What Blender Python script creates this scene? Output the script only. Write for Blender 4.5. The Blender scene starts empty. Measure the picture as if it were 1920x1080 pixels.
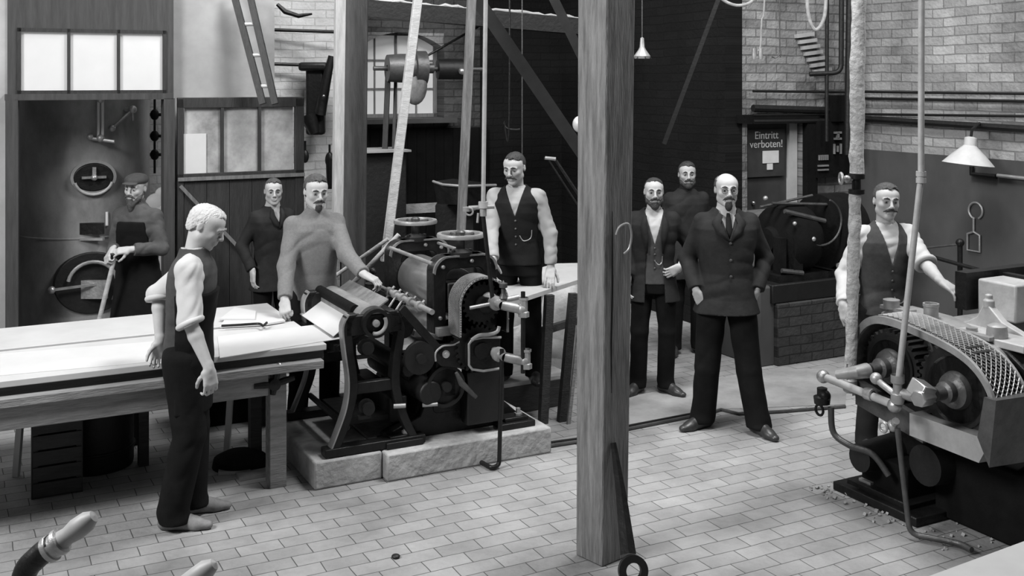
import bpy, bmesh, math, random
import numpy as np
from mathutils import Vector, Matrix, Euler
random.seed(7)
sc = bpy.context.scene
col = sc.collection
PI = math.pi

# ------------------------------------------------------------------ camera
cam_d = bpy.data.cameras.new('camera'); cam = bpy.data.objects.new('camera', cam_d); col.objects.link(cam)
FPX, CH, HY = 2040.0, 2.4, 150.0            # focal length (px), eye height, horizon row
cam.location = (0, 0, CH); cam.rotation_euler = (PI/2, 0, 0)
cam_d.sensor_width = 36; cam_d.lens = 36*FPX/1920; cam_d.shift_y = -(540-HY)/1920
cam_d.clip_start = .05; cam_d.clip_end = 100
sc.camera = cam
# ------------------------------------------------------------------ light
world = bpy.data.worlds.new('daylight'); sc.world = world; world.use_nodes = True
world.node_tree.nodes['Background'].inputs[0].default_value = (1, 1, 1, 1)
world.node_tree.nodes['Background'].inputs[1].default_value = .10
def area(name, loc, tgt, sx, sy, power, spread=PI):
    l = bpy.data.lights.new(name, 'AREA'); l.shape = 'RECTANGLE'; l.size = sx; l.size_y = sy; l.energy = power; l.spread = spread
    o = bpy.data.objects.new(name, l); col.objects.link(o); o.location = loc
    o.rotation_euler = (Vector(tgt)-Vector(loc)).to_track_quat('-Z', 'Y').to_euler()
    return o
area('skylight_front', (-5.2, 2.2, 6.0), (.6, 7.2, .4), 2.2, 2.2, 760)
area('roof_fill', (1.5, 6.5, 6.8), (1.3, 6.7, 0), 1.8, 1.8, 470)  # unseen lamp added to brighten the floor right of centre
area('side_fill', (4.9, 5.6, 5.4), (3.0, 9.5, 2.4), 1.6, 1.6, 110)  # unseen lamp from the right, aimed at the back right wall
area('boiler_room_fill', (-2.0, 9.95, 5.2), (-3.4, 10.4, 2.0), .9, .9, 110)  # unseen lamp added to brighten the boiler and its room
area('left_bay_fill', (-1.6, 8.9, 5.0), (-2.0, 11.6, 2.2), 1.0, 1.0, 110)  # unseen lamp added to brighten the whitewashed rear brick
sc.view_settings.view_transform = 'Standard'; sc.view_settings.look = 'None'
sc.view_settings.exposure = 0.0; sc.view_settings.gamma = 1.0; sc.view_settings.use_curve_mapping = False

# ------------------------------------------------------------------ geometry of the place
TH = math.atan2(.46, .888); UX = Vector((math.cos(TH), math.sin(TH), 0)); VX = Vector((-UX.y, UX.x, 0))
def at(px, py, Y): return Vector(((px-960)*Y/FPX, Y, CH-(py-HY)*Y/FPX))
def on(px, py, Z=0.0):
    Y = FPX*(CH-Z)/(py-HY); return Vector(((px-960)*Y/FPX, Y, Z))

# ------------------------------------------------------------------ materials
def nt(m):
    m.use_nodes = True; t = m.node_tree; return t, t.nodes['Principled BSDF']
MATS = {}
def mat(name, v, rough=.6, metal=0., var=.25, scale=6., bump=.0, stretch=(1,1,1), spec=.5, scale2=None, emit=0):
    if name in MATS: return MATS[name]
    m = bpy.data.materials.new(name); t, b = nt(m); N = t.nodes; L = t.links
    tc = N.new('ShaderNodeTexCoord'); mp = N.new('ShaderNodeMapping'); mp.inputs['Scale'].default_value = stretch
    L.new(tc.outputs['Object'], mp.inputs[0])
    n1 = N.new('ShaderNodeTexNoise'); n1.inputs['Scale'].default_value = scale; n1.inputs['Detail'].default_value = 8; n1.inputs['Roughness'].default_value = .65
    L.new(mp.outputs[0], n1.inputs['Vector'])
    r = N.new('ShaderNodeMapRange'); r.inputs['From Min'].default_value = .3; r.inputs['From Max'].default_value = .7
    r.inputs['To Min'].default_value = v*(1-var); r.inputs['To Max'].default_value = min(.95, v*(1+var))
    L.new(n1.outputs['Fac'], r.inputs['Value'])
    c = N.new('ShaderNodeCombineColor')
    for i in range(3): L.new(r.outputs[0], c.inputs[i])
    L.new(c.outputs[0], b.inputs['Base Color'])
    b.inputs['Roughness'].default_value = rough; b.inputs['Metallic'].default_value = metal
    b.inputs['Specular IOR Level'].default_value = spec
    if bump:
        n2 = N.new('ShaderNodeTexNoise'); n2.inputs['Scale'].default_value = scale2 or scale*4; n2.inputs['Detail'].default_value = 6
        L.new(mp.outputs[0], n2.inputs['Vector'])
        bp = N.new('ShaderNodeBump'); bp.inputs['Strength'].default_value = bump; bp.inputs['Distance'].default_value = .02
        L.new(n2.outputs['Fac'], bp.inputs['Height']); L.new(bp.outputs[0], b.inputs['Normal'])
    if emit:
        b.inputs['Emission Color'].default_value = (1, 1, 1, 1); b.inputs['Emission Strength'].default_value = emit
    MATS[name] = m; return m
def brick_mat(name, v1, v2, mortar, bw, bh, ms, plane='xz', grime=.35, gscale=.9, bump=.6, rough=.85, gmin=.5):
    m = bpy.data.materials.new(name); t, b = nt(m); N = t.nodes; L = t.links
    tc = N.new('ShaderNodeTexCoord'); sep = N.new('ShaderNodeSeparateXYZ'); cmb = N.new('ShaderNodeCombineXYZ')
    L.new(tc.outputs['Object'], sep.inputs[0]); L.new(sep.outputs['X'], cmb.inputs['X']); L.new(sep.outputs['Z' if plane == 'xz' else 'Y'], cmb.inputs['Y'])
    # slight wobble so that courses are not ruled lines
    nw = N.new('ShaderNodeTexNoise'); nw.inputs['Scale'].default_value = 2.2; L.new(cmb.outputs[0], nw.inputs['Vector'])
    sb = N.new('ShaderNodeVectorMath'); sb.operation = 'SUBTRACT'; sb.inputs[1].default_value = (.5, .5, .5); L.new(nw.outputs['Color'], sb.inputs[0])
    sl = N.new('ShaderNodeVectorMath'); sl.operation = 'SCALE'; sl.inputs['Scale'].default_value = .035; L.new(sb.outputs[0], sl.inputs[0])
    ad = N.new('ShaderNodeVectorMath'); L.new(cmb.outputs[0], ad.inputs[0]); L.new(sl.outputs[0], ad.inputs[1])
    br = N.new('ShaderNodeTexBrick'); br.inputs['Scale'].default_value = 1; br.inputs['Brick Width'].default_value = bw; br.inputs['Row Height'].default_value = bh
    br.inputs['Mortar Size'].default_value = ms; br.inputs['Mortar Smooth'].default_value = .3; br.inputs['Bias'].default_value = 0
    for k, v in (('Color1', v1), ('Color2', v2), ('Mortar', mortar)): br.inputs[k].default_value = (v, v, v, 1)
    L.new(ad.outputs[0], br.inputs['Vector'])
    n1 = N.new('ShaderNodeTexNoise'); n1.inputs['Scale'].default_value = gscale; n1.inputs['Detail'].default_value = 9; n1.inputs['Roughness'].default_value = .68; L.new(cmb.outputs[0], n1.inputs['Vector'])
    r = N.new('ShaderNodeMapRange'); r.inputs['From Min'].default_value = .35; r.inputs['From Max'].default_value = .62; r.inputs['To Min'].default_value = gmin; r.inputs['To Max'].default_value = 1
    L.new(n1.outputs['Fac'], r.inputs['Value'])
    mx = N.new('ShaderNodeVectorMath'); mx.operation = 'SCALE'; L.new(br.outputs['Color'], mx.inputs[0]); L.new(r.outputs[0], mx.inputs['Scale'])
    L.new(mx.outputs[0], b.inputs['Base Color']); b.inputs['Roughness'].default_value = rough; b.inputs['Specular IOR Level'].default_value = .25
    n3 = N.new('ShaderNodeTexNoise'); n3.inputs['Scale'].default_value = 30; L.new(cmb.outputs[0], n3.inputs['Vector'])
    mm = N.new('ShaderNodeMath'); mm.operation = 'MULTIPLY_ADD'; mm.inputs[1].default_value = -1.0; L.new(br.outputs['Fac'], mm.inputs[0]); L.new(n3.outputs['Fac'], mm.inputs[2])
    bp = N.new('ShaderNodeBump'); bp.inputs['Strength'].default_value = bump; bp.inputs['Distance'].default_value = .01; L.new(mm.outputs[0], bp.inputs['Height']); L.new(bp.outputs[0], b.inputs['Normal'])
    MATS[name] = m; return m
mat('cast_iron', .010, .42, .2, .5, 7, .25, spec=.35)
mat('grey_paint', .16, .6, .1, .5, 9, .2)
mat('black_iron', .005, .55, .1, .4, 7, .2)
mat('grey_iron', .085, .45, .5, .35, 8, .2)
mat('bright_steel', .55, .28, .85, .15, 10, .05)
mat('worn_steel', .38, .4, .7, .35, 14, .15)
mat('tin', .34, .45, .55, .35, 5, .15)
mat('pale_pipe', .36, .55, .1, .2, 8, .1)
mat('lagging', .50, .9, 0, .35, 14, .9, scale2=30)
mat('pale_wood', .42, .7, 0, .25, 4, .25, stretch=(1.2, 8, 8))
mat('pale_wood_v', .40, .7, 0, .3, 4, .3, stretch=(8, 8, .9))
mat('worn_post', .16, .75, 0, .55, 4, .6, stretch=(7, 7, .7))
mat('grey_wood_v', .13, .75, 0, .35, 4, .3, stretch=(8, 8, .8))
mat('dark_wood', .028, .7, 0, .4, 4, .3, stretch=(1, 7, 7))
mat('dark_wood_v', .020, .6, 0, .4, 4, .3, stretch=(7, 7, 1))
mat('mid_wood', .22, .7, 0, .35, 4, .3, stretch=(1, 7, 7))
mat('sheet', .54, .55, 0, .07, 2, .03)
mat('board_top', .47, .6, 0, .1, 2.5, .05)
mat('concrete', .30, .9, 0, .4, 5, .5)
mat('plaster', .38, .9, 0, .3, 1.2, .1)
mat('dado', .055, .75, 0, .35, 1.4, .1, stretch=(1, 1, .6))
mat('soot', .006, .9, 0, .5, 2, .2)
mat('boiler', .24, .42, .3, .5, 2.2, .15, stretch=(1, 1, .6))
mat('handle_wood', .30, .5, 0, .15, 6)
mat('near_board', .33, .6, 0, .1, 3)
mat('glass_pane', .62, .6, 0, .06, 3)
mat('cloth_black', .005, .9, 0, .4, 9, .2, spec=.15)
mat('table_zinc', .46, .6, 0, .15, 3, .05)
mat('column_dark', .045, .8, 0, .4, 4, .4, stretch=(7, 7, .7))
mat('board_dark', .040, .7, 0, .4, 3, .2, stretch=(7, 7, .7))
mat('mesh_metal', .30, .55, .3, .2, 8)
mat('paper', .6, .8, 0, .1, 8)
mat('sign_dark', .03, .7, 0, .3, 5)
mat('sack', .45, .9, 0, .3, 5, .4)
mat('ash', .30, .9, 0, .5, 4, .5)
mat('rope', .3, .9, 0, .3, 20)
mat('shade_enamel', .52, .35, 0, .12, 6)

# ------------------------------------------------------------------ mesh builder
class MB:
    def __init__(s): s.v = []; s.f = []
    def add(s, vs, fs):
        n = len(s.v); s.v += [tuple(p) for p in vs]; s.f += [tuple(i+n for i in f) for f in fs]; return s
    def box(s, c, d, rot=None):
        x, y, z = (k/2 for k in d); R = Euler(rot).to_matrix() if rot else Matrix.Identity(3); c = Vector(c)
        vs = [c+R@Vector((a*x, b*y, e*z)) for a in (-1, 1) for b in (-1, 1) for e in (-1, 1)]
        return s.add(vs, [(0, 1, 3, 2), (4, 6, 7, 5), (0, 4, 5, 1), (2, 3, 7, 6), (0, 2, 6, 4), (1, 5, 7, 3)])
    def bar(s, a, b, w, h, up=(0, 0, 1)):
        a = Vector(a); b = Vector(b); d = (b-a).normalized(); sd = d.cross(Vector(up))
        if sd.length < 1e-4: sd = Vector((1, 0, 0))
        sd.normalize(); n = sd.cross(d)
        vs = [p+sd*(i*w/2)+n*(j*h/2) for p in (a, b) for i, j in ((-1, -1), (1, -1), (1, 1), (-1, 1))]
        return s.add(vs, [(0, 1, 2, 3), (7, 6, 5, 4), (0, 4, 5, 1), (1, 5, 6, 2), (2, 6, 7, 3), (3, 7, 4, 0)])
    def tube(s, pts, r, seg=12, caps=True):
        pts = [Vector(p) for p in pts]; n = len(pts); rs = r if isinstance(r, (list, tuple)) else [r]*n
        t0 = (pts[1]-pts[0]).normalized(); up = Vector((0, 0, 1)) if abs(t0.z) < .9 else Vector((1, 0, 0))
        sd = t0.cross(up).normalized(); vs = []
        for i, p in enumerate(pts):
            t = ((pts[min(i+1, n-1)]-p).normalized()+(p-pts[max(i-1, 0)]).normalized())
            t = t.normalized() if t.length > 1e-6 else t0
            sd = (sd-t*sd.dot(t)).normalized(); nn = t.cross(sd)
            vs += [p+(sd*math.cos(2*PI*k/seg)+nn*math.sin(2*PI*k/seg))*rs[i] for k in range(seg)]
        fs = [(i*seg+k, i*seg+(k+1) % seg, (i+1)*seg+(k+1) % seg, (i+1)*seg+k) for i in range(n-1) for k in range(seg)]
        if caps: fs += [tuple(range(seg-1, -1, -1)), tuple((n-1)*seg+k for k in range(seg))]
        return s.add(vs, fs)
    def cyl(s, a, b, r, r2=None, seg=24): return s.tube([a, b], [r, r if r2 is None else r2], seg)
    def lathe(s, o, ax, prof, seg=32, close=False):      # prof: (radius, along)
        o = Vector(o); ax = Vector(ax).normalized(); up = Vector((0, 0, 1)) if abs(ax.z) < .9 else Vector((1, 0, 0))
        a = ax.cross(up).normalized(); b = ax.cross(a); vs = []
        for r, h in prof: vs += [o+ax*h+(a*math.cos(2*PI*k/seg)+b*math.sin(2*PI*k/seg))*max(r, 1e-4) for k in range(seg)]
        n = len(prof); R = range(n if close else n-1)
        return s.add(vs, [(i*seg+k, ((i+1) % n)*seg+k, ((i+1) % n)*seg+(k+1) % seg, i*seg+(k+1) % seg) for i in R for k in range(seg)])
    def prism(s, pts, o, ex, ey, ez, t):                 # outline in the (ex, ey) plane, thickness t along ez
        o = Vector(o); ex = Vector(ex); ey = Vector(ey); ez = Vector(ez); n = len(pts)
        vs = [o+ex*x+ey*y+ez*(k*t/2) for k in (-1, 1) for x, y in pts]
        return s.add(vs, [tuple(range(n-1, -1, -1)), tuple(range(n, 2*n))]+[(i, (i+1) % n, n+(i+1) % n, n+i) for i in range(n)])
    def ring(s, po, pi_, o, ex, ey, ez, t, closed=True): # band between two outlines of equal length
        o = Vector(o); ex = Vector(ex); ey = Vector(ey); ez = Vector(ez); n = len(po)
        vs = [o+ex*x+ey*y+ez*(k*t/2) for k in (-1, 1) for P in (po, pi_) for x, y in P]
        fs = []; R = range(n if closed else n-1)
        for i in R:
            j = (i+1) % n
            fs += [(j, i, n+i, n+j), (2*n+i, 2*n+j, 3*n+j, 3*n+i), (i, j, 2*n+j, 2*n+i), (n+j, n+i, 3*n+i, 3*n+j)]
        if not closed: fs += [(0, 2*n, 3*n, n), (n-1, 2*n-1, 4*n-1, 3*n-1)]
        return s.add(vs, fs)
    def torus(s, o, ax, R, r, seg=36, sg=10):
        return s.lathe(o, ax, [(R+r*math.cos(2*PI*k/sg), r*math.sin(2*PI*k/sg)) for k in range(sg)], seg, True)
    def ball(s, o, r, sc3=(1, 1, 1), seg=16, rings=10):
        o = Vector(o); vs = []; 
        for i in range(rings+1):
            a = PI*i/rings
            vs += [o+Vector((r*sc3[0]*math.sin(a)*math.cos(2*PI*k/seg), r*sc3[1]*math.sin(a)*math.sin(2*PI*k/seg), r*sc3[2]*math.cos(a))) for k in range(seg)]
        return s.add(vs, [(i*seg+k, (i+1)*seg+k, (i+1)*seg+(k+1) % seg, i*seg+(k+1) % seg) for i in range(rings) for k in range(seg)])
    def build(s, name, m, parent=None, bevel=0, smooth=True, loc=None, rz=None, label=None):
        me = bpy.data.meshes.new(name); me.from_pydata(s.v, [], s.f)
        bm = bmesh.new(); bm.from_mesh(me); bmesh.ops.remove_doubles(bm, verts=bm.verts, dist=1e-5); bmesh.ops.recalc_face_normals(bm, faces=bm.faces)
        bm.to_mesh(me); bm.free()
        me.materials.append(MATS[m] if isinstance(m, str) else m)
        if smooth:
            me.shade_smooth(); me.set_sharp_from_angle(angle=math.radians(38))
        o = bpy.data.objects.new(name, me); col.objects.link(o)
        if parent: o.parent = parent
        if loc is not None: o.location = loc
        if rz is not None: o.rotation_euler = (0, 0, rz)
        if label: o['label'] = label
        if bevel:
            b = o.modifiers.new('bevel', 'BEVEL'); b.width = bevel; b.segments = 2; b.limit_method = 'ANGLE'; b.angle_limit = math.radians(50)
        return o
def tag(o, label, cat, group=None, kind=None):
    o['label'] = label; o['category'] = cat
    if group: o['group'] = group
    if kind: o['kind'] = kind
    return o
def root(name, loc, rz, label, cat, group=None):
    o = bpy.data.objects.new(name, None); col.objects.link(o); o.location = loc; o.rotation_euler = (0, 0, rz); o.empty_display_size = .1
    return tag(o, label, cat, group)
def struct(mb, name, m, loc=(0, 0, 0), rz=0, bevel=0):
    o = mb.build(name, m, loc=loc, rz=rz, bevel=bevel); o['kind'] = 'structure'; return o
def base_of(mb, loc, rz=0):
    """express world-space vertices of mb in the frame of an object standing at loc, turned rz"""
    R = Matrix.Rotation(-rz, 3, 'Z'); l = Vector(loc); mb.v = [tuple(R@(Vector(p)-l)) for p in mb.v]; return mb
def solo(mb, name, m, loc, label, cat, group=None, rz=0, bevel=0, world=True):
    if world: base_of(mb, loc, rz)
    return tag(mb.build(name, m, loc=loc, rz=rz, bevel=bevel), label, cat, group)
def copy_tree(o, parent=None):
    c = o.copy(); col.objects.link(c)
    if parent: c.parent = parent
    for ch in list(o.children): copy_tree(ch, c)
    return c
def arc(cx, cy, r, a0, a1, n): return [(cx+r*math.cos(math.radians(a0+(a1-a0)*i/n)), cy+r*math.sin(math.radians(a0+(a1-a0)*i/n))) for i in range(n+1)]
def rrect(x0, x1, y0, y1, r, n=6, rb=None):
    rb = r if rb is None else rb
    return arc(x1-r, y1-r, r, 0, 90, n)+arc(x0+r, y1-r, r, 90, 180, n)+arc(x0+rb, y0+rb, rb, 180, 270, n)+arc(x1-rb, y0+rb, rb, 270, 360, n)
def smooth_path(pts, n=6):
    pts = [Vector(p) for p in pts]; out = []
    for i in range(len(pts)-1):
        p0 = pts[max(i-1, 0)]; p1 = pts[i]; p2 = pts[i+1]; p3 = pts[min(i+2, len(pts)-1)]
        for k in range(n):
            t = k/n; out.append(.5*((2*p1)+(p2-p0)*t+(2*p0-5*p1+4*p2-p3)*t*t+(3*p1-p0-3*p2+p3)*t**3))
    out.append(pts[-1]); return out
def round_path(pts, r, n=5):
    pts = [Vector(p) for p in pts]; out = [pts[0]]
    for i in range(1, len(pts)-1):
        a, b, c = pts[i-1], pts[i], pts[i+1]; q = min(r, (a-b).length*.45, (c-b).length*.45)
        p1 = b+(a-b).normalized()*q; p2 = b+(c-b).normalized()*q
        for k in range(n+1):
            t = k/n; out.append(p1*(1-t)**2+b*2*t*(1-t)+p2*t*t)
    out.append(pts[-1]); return out
X3, Y3, Z3 = Vector((1, 0, 0)), Vector((0, 1, 0)), Vector((0, 0, 1))

# ================================================================== SETTING
brick_mat('floor_brick', .36, .29, .085, .225, .120, .003, 'xy', gscale=.6, bump=.5, gmin=.45)
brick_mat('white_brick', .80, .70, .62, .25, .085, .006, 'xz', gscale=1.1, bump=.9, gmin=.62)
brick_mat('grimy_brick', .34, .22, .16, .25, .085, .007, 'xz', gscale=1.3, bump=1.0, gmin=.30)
brick_mat('black_brick', .008, .005, .004, .25, .085, .007, 'xz', gscale=1., bump=.6)  # near-black brick for the deep rear walls
floor_o = (0, 7, 0)
m = MB(); m.box((0, 2.5, -.1), (26, 26, .2)); struct(m, 'floor', 'floor_brick', floor_o, TH)
# smooth cement patch behind the trench cover, an even strip of floor further back on the right
def wall_seg(name, p, x0, x1, z0, z1, m_, t=.2, rz=TH, holes=()):
    """wall along u starting at p, front face at local y=0; holes = (x0,x1,z0,z1)"""
    mb = MB(); xs = sorted({x0, x1, *[h[0] for h in holes], *[h[1] for h in holes]})
    for a, b in zip(xs[:-1], xs[1:]):
        hs = sorted([(h[2], h[3]) for h in holes if h[0] <= a+1e-6 and h[1] >= b-1e-6]); z = z0
        for h0, h1 in hs:
            if h0 > z: mb.box(((a+b)/2, t/2, (z+h0)/2), (b-a, t, h0-z))
            z = h1
        if z < z1: mb.box(((a+b)/2, t/2, (z+z1)/2), (b-a, t, z1-z))
    return struct(mb, name, m_, (p[0], p[1], 0), rz)
PW = Vector((-3.48, 9.0, 0)); BW = Vector((-2.1, 11.6, 0)); CR = Vector((3.45, 11.0, 0))
# left partition: three-light clerestory over a doorway
wall_seg('wall_left', PW+VX*.02, -4.5, -.63, 0, 5, 'plaster')
wall_seg('wall_partition', PW, -.63, .66, 0, 5, 'board_dark', .07, holes=((-.545, .575, 0, 2.245), (-.545, .585, 2.30, 2.80)))
mat('limewash', .27, .9, 0, .3, 1.2, .1)
wall_seg('wall_plaster', PW+VX*.10, .66, 1.56, 0, 5, 'limewash', .08)
def pane_frame(name, x0, x1, z0, z1, nb, bw, org, dark='dark_wood_v', pane='glass_pane', y=.0, t=.05, kind='structure', parent=None):
    mb = MB(); 
    for a, b, c, d in ((x0, x0+bw, z0, z1), (x1-bw, x1, z0, z1), (x0, x1, z0, z0+bw), (x0, x1, z1-bw, z1)): mb.box(((a+b)/2, y+t/2, (c+d)/2), (b-a, t, d-c))
    for i in range(1, nb):
        x = x0+(x1-x0)*i/nb; mb.box((x, y+t/2, (z0+z1)/2), (.024, t, z1-z0))
    f = mb.build(name, dark, loc=org, rz=TH, parent=parent) if parent is None else mb.build(name, dark, parent=parent)
    if kind: f['kind'] = kind
    g = MB(); g.box(((x0+x1)/2, y+t*.6, (z0+z1)/2), (x1-x0-bw, .006, z1-z0-bw)); g.build('pane', pane, parent=f)
    return f
mat('lit_pane', .55, .4, 0, .06, 2, emit=.10)
pane_frame('window_1', -.56, .60, 2.285, 2.82, 3, .03, PW+Vector((0, 0, 0))-VX*.012, pane='lit_pane')
mb = MB()
for x in (-.60, .615): mb.box((x, .02, 1.12), (.09, .14, 2.25))
mb.box((0, .02, 2.262), (1.3, .14, .05)); struct(mb, 'door_1', 'board_dark', PW-VX*.01, TH)
# rear wall with the arched window
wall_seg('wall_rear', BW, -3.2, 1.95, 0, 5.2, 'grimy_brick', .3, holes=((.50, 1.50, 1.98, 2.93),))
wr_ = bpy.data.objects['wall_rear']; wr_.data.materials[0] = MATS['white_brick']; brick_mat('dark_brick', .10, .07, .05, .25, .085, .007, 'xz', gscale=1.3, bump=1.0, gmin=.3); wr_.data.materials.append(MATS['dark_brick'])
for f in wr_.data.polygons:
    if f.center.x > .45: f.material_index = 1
wall_seg('wall_deep', BW+VX*.0, 1.95, 8.2, 0, 5.2, 'black_brick', .3)
# arch head over the window opening, then frame and panes
mb = MB(); n = 14; xs = [.50+1.0*i/n for i in range(n+1)]; zc = lambda x: 2.93-.17*((x-1.0)/.5)**2
for a, b in zip(xs[:-1], xs[1:]):
    mb.prism([(a, 2.96), (a, zc(a)), (b, zc(b)), (b, 2.96)], (0, .15, 0), X3, Z3, Y3, .29)
struct(mb, 'window_2_arch', 'grimy_brick', BW, TH)
w = pane_frame('window_2', .50, 1.50, 1.98, 2.94, 2, .04, BW, dark='grey_wood_v', pane='lit_pane', y=.2, t=.05)
mb = MB()
for z in (2.3, 2.62): mb.box((1.0, .225, z), (.98, .03, .02))
for x in (.75, 1.25): mb.box((x, .225, 2.46), (.016, .03, .95))
mb.build('glazing_bar', 'grey_wood_v', parent=w)
mb = MB(); mb.box((1.0, -.04, 1.95), (1.14, .34, .05)); struct(mb, 'window_2_sill', 'dado', BW, TH)
# dark timber boarding low on the rear wall, under the window
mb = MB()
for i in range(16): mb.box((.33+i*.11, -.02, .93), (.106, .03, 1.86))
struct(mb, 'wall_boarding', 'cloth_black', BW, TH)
# right part of the back: whitewashed brick with a door, and the long right wall
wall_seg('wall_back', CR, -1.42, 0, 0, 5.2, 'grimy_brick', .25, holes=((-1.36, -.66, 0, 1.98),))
wall_seg('wall_back_return', CR+UX*(-1.42)+VX*0, 0, 3.6, 0, 5.2, 'black_brick', .2, rz=TH+PI/2)
m_ = MB(); m_.box((2.0, .1, 4.2), (14, .2, 4.98)); 
brick_mat('right_brick', .40, .27, .20, .25, .085, .006, 'xz', gscale=1.2, bump=.9, gmin=.5)
mb = MB(); mb.box((3.4, .1, 3.46), (7.0, .2, 3.5)); struct(mb, 'wall_right', 'right_brick', CR, TH-PI/2)
mb = MB(); mb.box((3.4, .08, .855), (7.0, .2, 1.71)); struct(mb, 'wall_right_dado', 'dado', CR, TH-PI/2)
mb = MB(); mb.box((0, 0, 0), (22, 9.5, .2)); struct(mb, 'ceiling', 'soot', (0, 14.2, 5.2), TH)
# back door with its sign panels, set in the wall_back opening
mb = MB(); mb.box((-1.01, .14, .99), (.70, .04, 1.98)); d = struct(mb, 'door_2', 'sign_dark', CR, TH)
for x0, x1, z0, z1 in ((-1.28, -.80, .15, .75), (-1.28, -.80, .85, 1.14)):
    q = MB(); q.box(((x0+x1)/2, .115, (z0+z1)/2), (x1-x0, .012, z1-z0)); q.build('panel', 'mid_wood', parent=d)
q = MB(); q.box((-.72, .10, 1.0), (.10, .05, 1.98)); q.build('door_frame', 'plaster', parent=d)
q = MB(); q.ball((-1.2, .10, 1.21), .018); q.build('knob', 'bright_steel', parent=d)
mb = MB(); mb.box((-1.0, -.03, 2.03), (.98, .07, .08)); mb.box((-.60, -.03, 1.0), (.13, .07, 2.0)); struct(mb, 'door_2_frame', 'cloth_black', CR, TH)
# trench cover rails crossing the floor
def floor_line(name, pts, r, m_, label, cat, z=.012):
    mb = MB(); mb.tube([on(px, py)+Vector((0, 0, z)) for px, py in pts], r, 8)
    return solo(mb, name, m_, on(*pts[0]), label, cat)
fp_ = floor_line('floor_pipe', [(955, 851), (1080, 832), (1175, 808), (1330, 777), (1352, 771), (1385, 779), (1460, 775), (1585, 765)], .012, 'grey_iron', 'long thin grey pipe lying across the floor, reaching the right machine', 'pipe')
floor_line('floor_pipe', [(935, 846), (1080, 826), (1175, 802), (1300, 778)], .008, 'black_iron', 'shorter black floor pipe just behind the long one, ending at the suited man', 'pipe')
q = MB(); q.lathe((0, 0, .03), UX*-1, [(0, -.06), (.02, -.06), (.02, 0), (.035, 0), (.035, .02), (.02, .022), (.02, .04), (0, .04)], 12); q.build('cap', 'grey_iron', fp_)
# even cement slab further back
mb = MB(); P = [on(1180, 800), on(1345, 768), on(1585, 759), on(1590, 690), on(1420, 695), on(1180, 745)]
mb.v = [tuple(p+Vector((0, 0, .004))) for p in P]+[tuple(p-Vector((0, 0, .02))) for p in P]; k = len(P)
mb.f = [tuple(range(k)), tuple(range(2*k-1, k-1, -1))]+[(i, k+i, k+(i+1) % k, (i+1) % k) for i in range(k)]
mat('cement_floor', .25, .85, 0, .35, 2.5, .2); struct(mb, 'floor_slab', 'cement_floor')

# ================================================================== ROLLING PRESS in the middle
O1 = Vector((-.505, 7.32, 0))
def W1(x, y, z): return O1+UX*x+VX*y+Z3*z
def gear_outline(R, n, h):
    out = []
    for i in range(n):
        a = 2*PI*i/n
        for da, r in ((-.30, R-h), (-.16, R), (.16, R), (.30, R-h)):
            t = a+da*2*PI/n; out.append((r*math.cos(t), r*math.sin(t)))
    return out
def lattice(name, outline, o, ex, ey, ez, width, cell, thick, m_, parent, nw=None):
    """open diamond mesh bent along an outline; outline in (ex,ey), width along ez"""
    o = Vector(o); P = [Vector((a, b, 0)) for a, b in outline]; L = [0]
    for a, b in zip(P[:-1], P[1:]): L.append(L[-1]+(b-a).length)
    def pt(s):
        s = min(max(s, 0), L[-1])
        for i in range(len(L)-1):
            if s <= L[i+1]+1e-9:
                t = (s-L[i])/max(L[i+1]-L[i], 1e-9); return P[i].lerp(P[i+1], t)
        return P[-1]
    nl = max(2, int(L[-1]/cell)); nw = nw or max(2, int(width/cell)); vs = {}; mb = MB(); fs = []
    def vid(i, j):
        if (i, j) not in vs:
            p = pt(L[-1]*i/(2*nl)); vs[(i, j)] = len(mb.v); q = o+Vector(ex)*p.x+Vector(ey)*p.y+Vector(ez)*(width*(j/(2*nw)-.5)); mb.v.append(tuple(q))
        return vs[(i, j)]
    for i in range(1, 2*nl, 1):
        for j in range(1, 2*nw, 1):
            if (i+j) % 2 == 0: fs.append((vid(i-1, j), vid(i, j-1), vid(i+1, j), vid(i, j+1)))
    mb.f = fs; ob = mb.build(name, m_, parent=parent, smooth=False)
    w = ob.modifiers.new('wire', 'WIREFRAME'); w.thickness = thick; w.use_even_offset = False
    return ob
mat('plinth_stone', .34, .9, 0, .35, 6, .5)
def plinth(x0, x1, y0, y1, h, label):
    mb = MB(); mb.box((0, 0, h/2), (x1-x0, y1-y0, h)); c = W1((x0+x1)/2, (y0+y1)/2, 0)
    return tag(mb.build('concrete_plinth', 'plinth_stone', loc=c, rz=TH, bevel=.012), label, 'plinth')
plinth(-1.02, -.60, -.56, .42, .165, 'pale concrete block under the curved feed-frame leg, left end of the press foundation')
plinth(-.595, .53, -.63, .55, .165, 'long darker concrete block under the main roll stand of the middle press')

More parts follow.
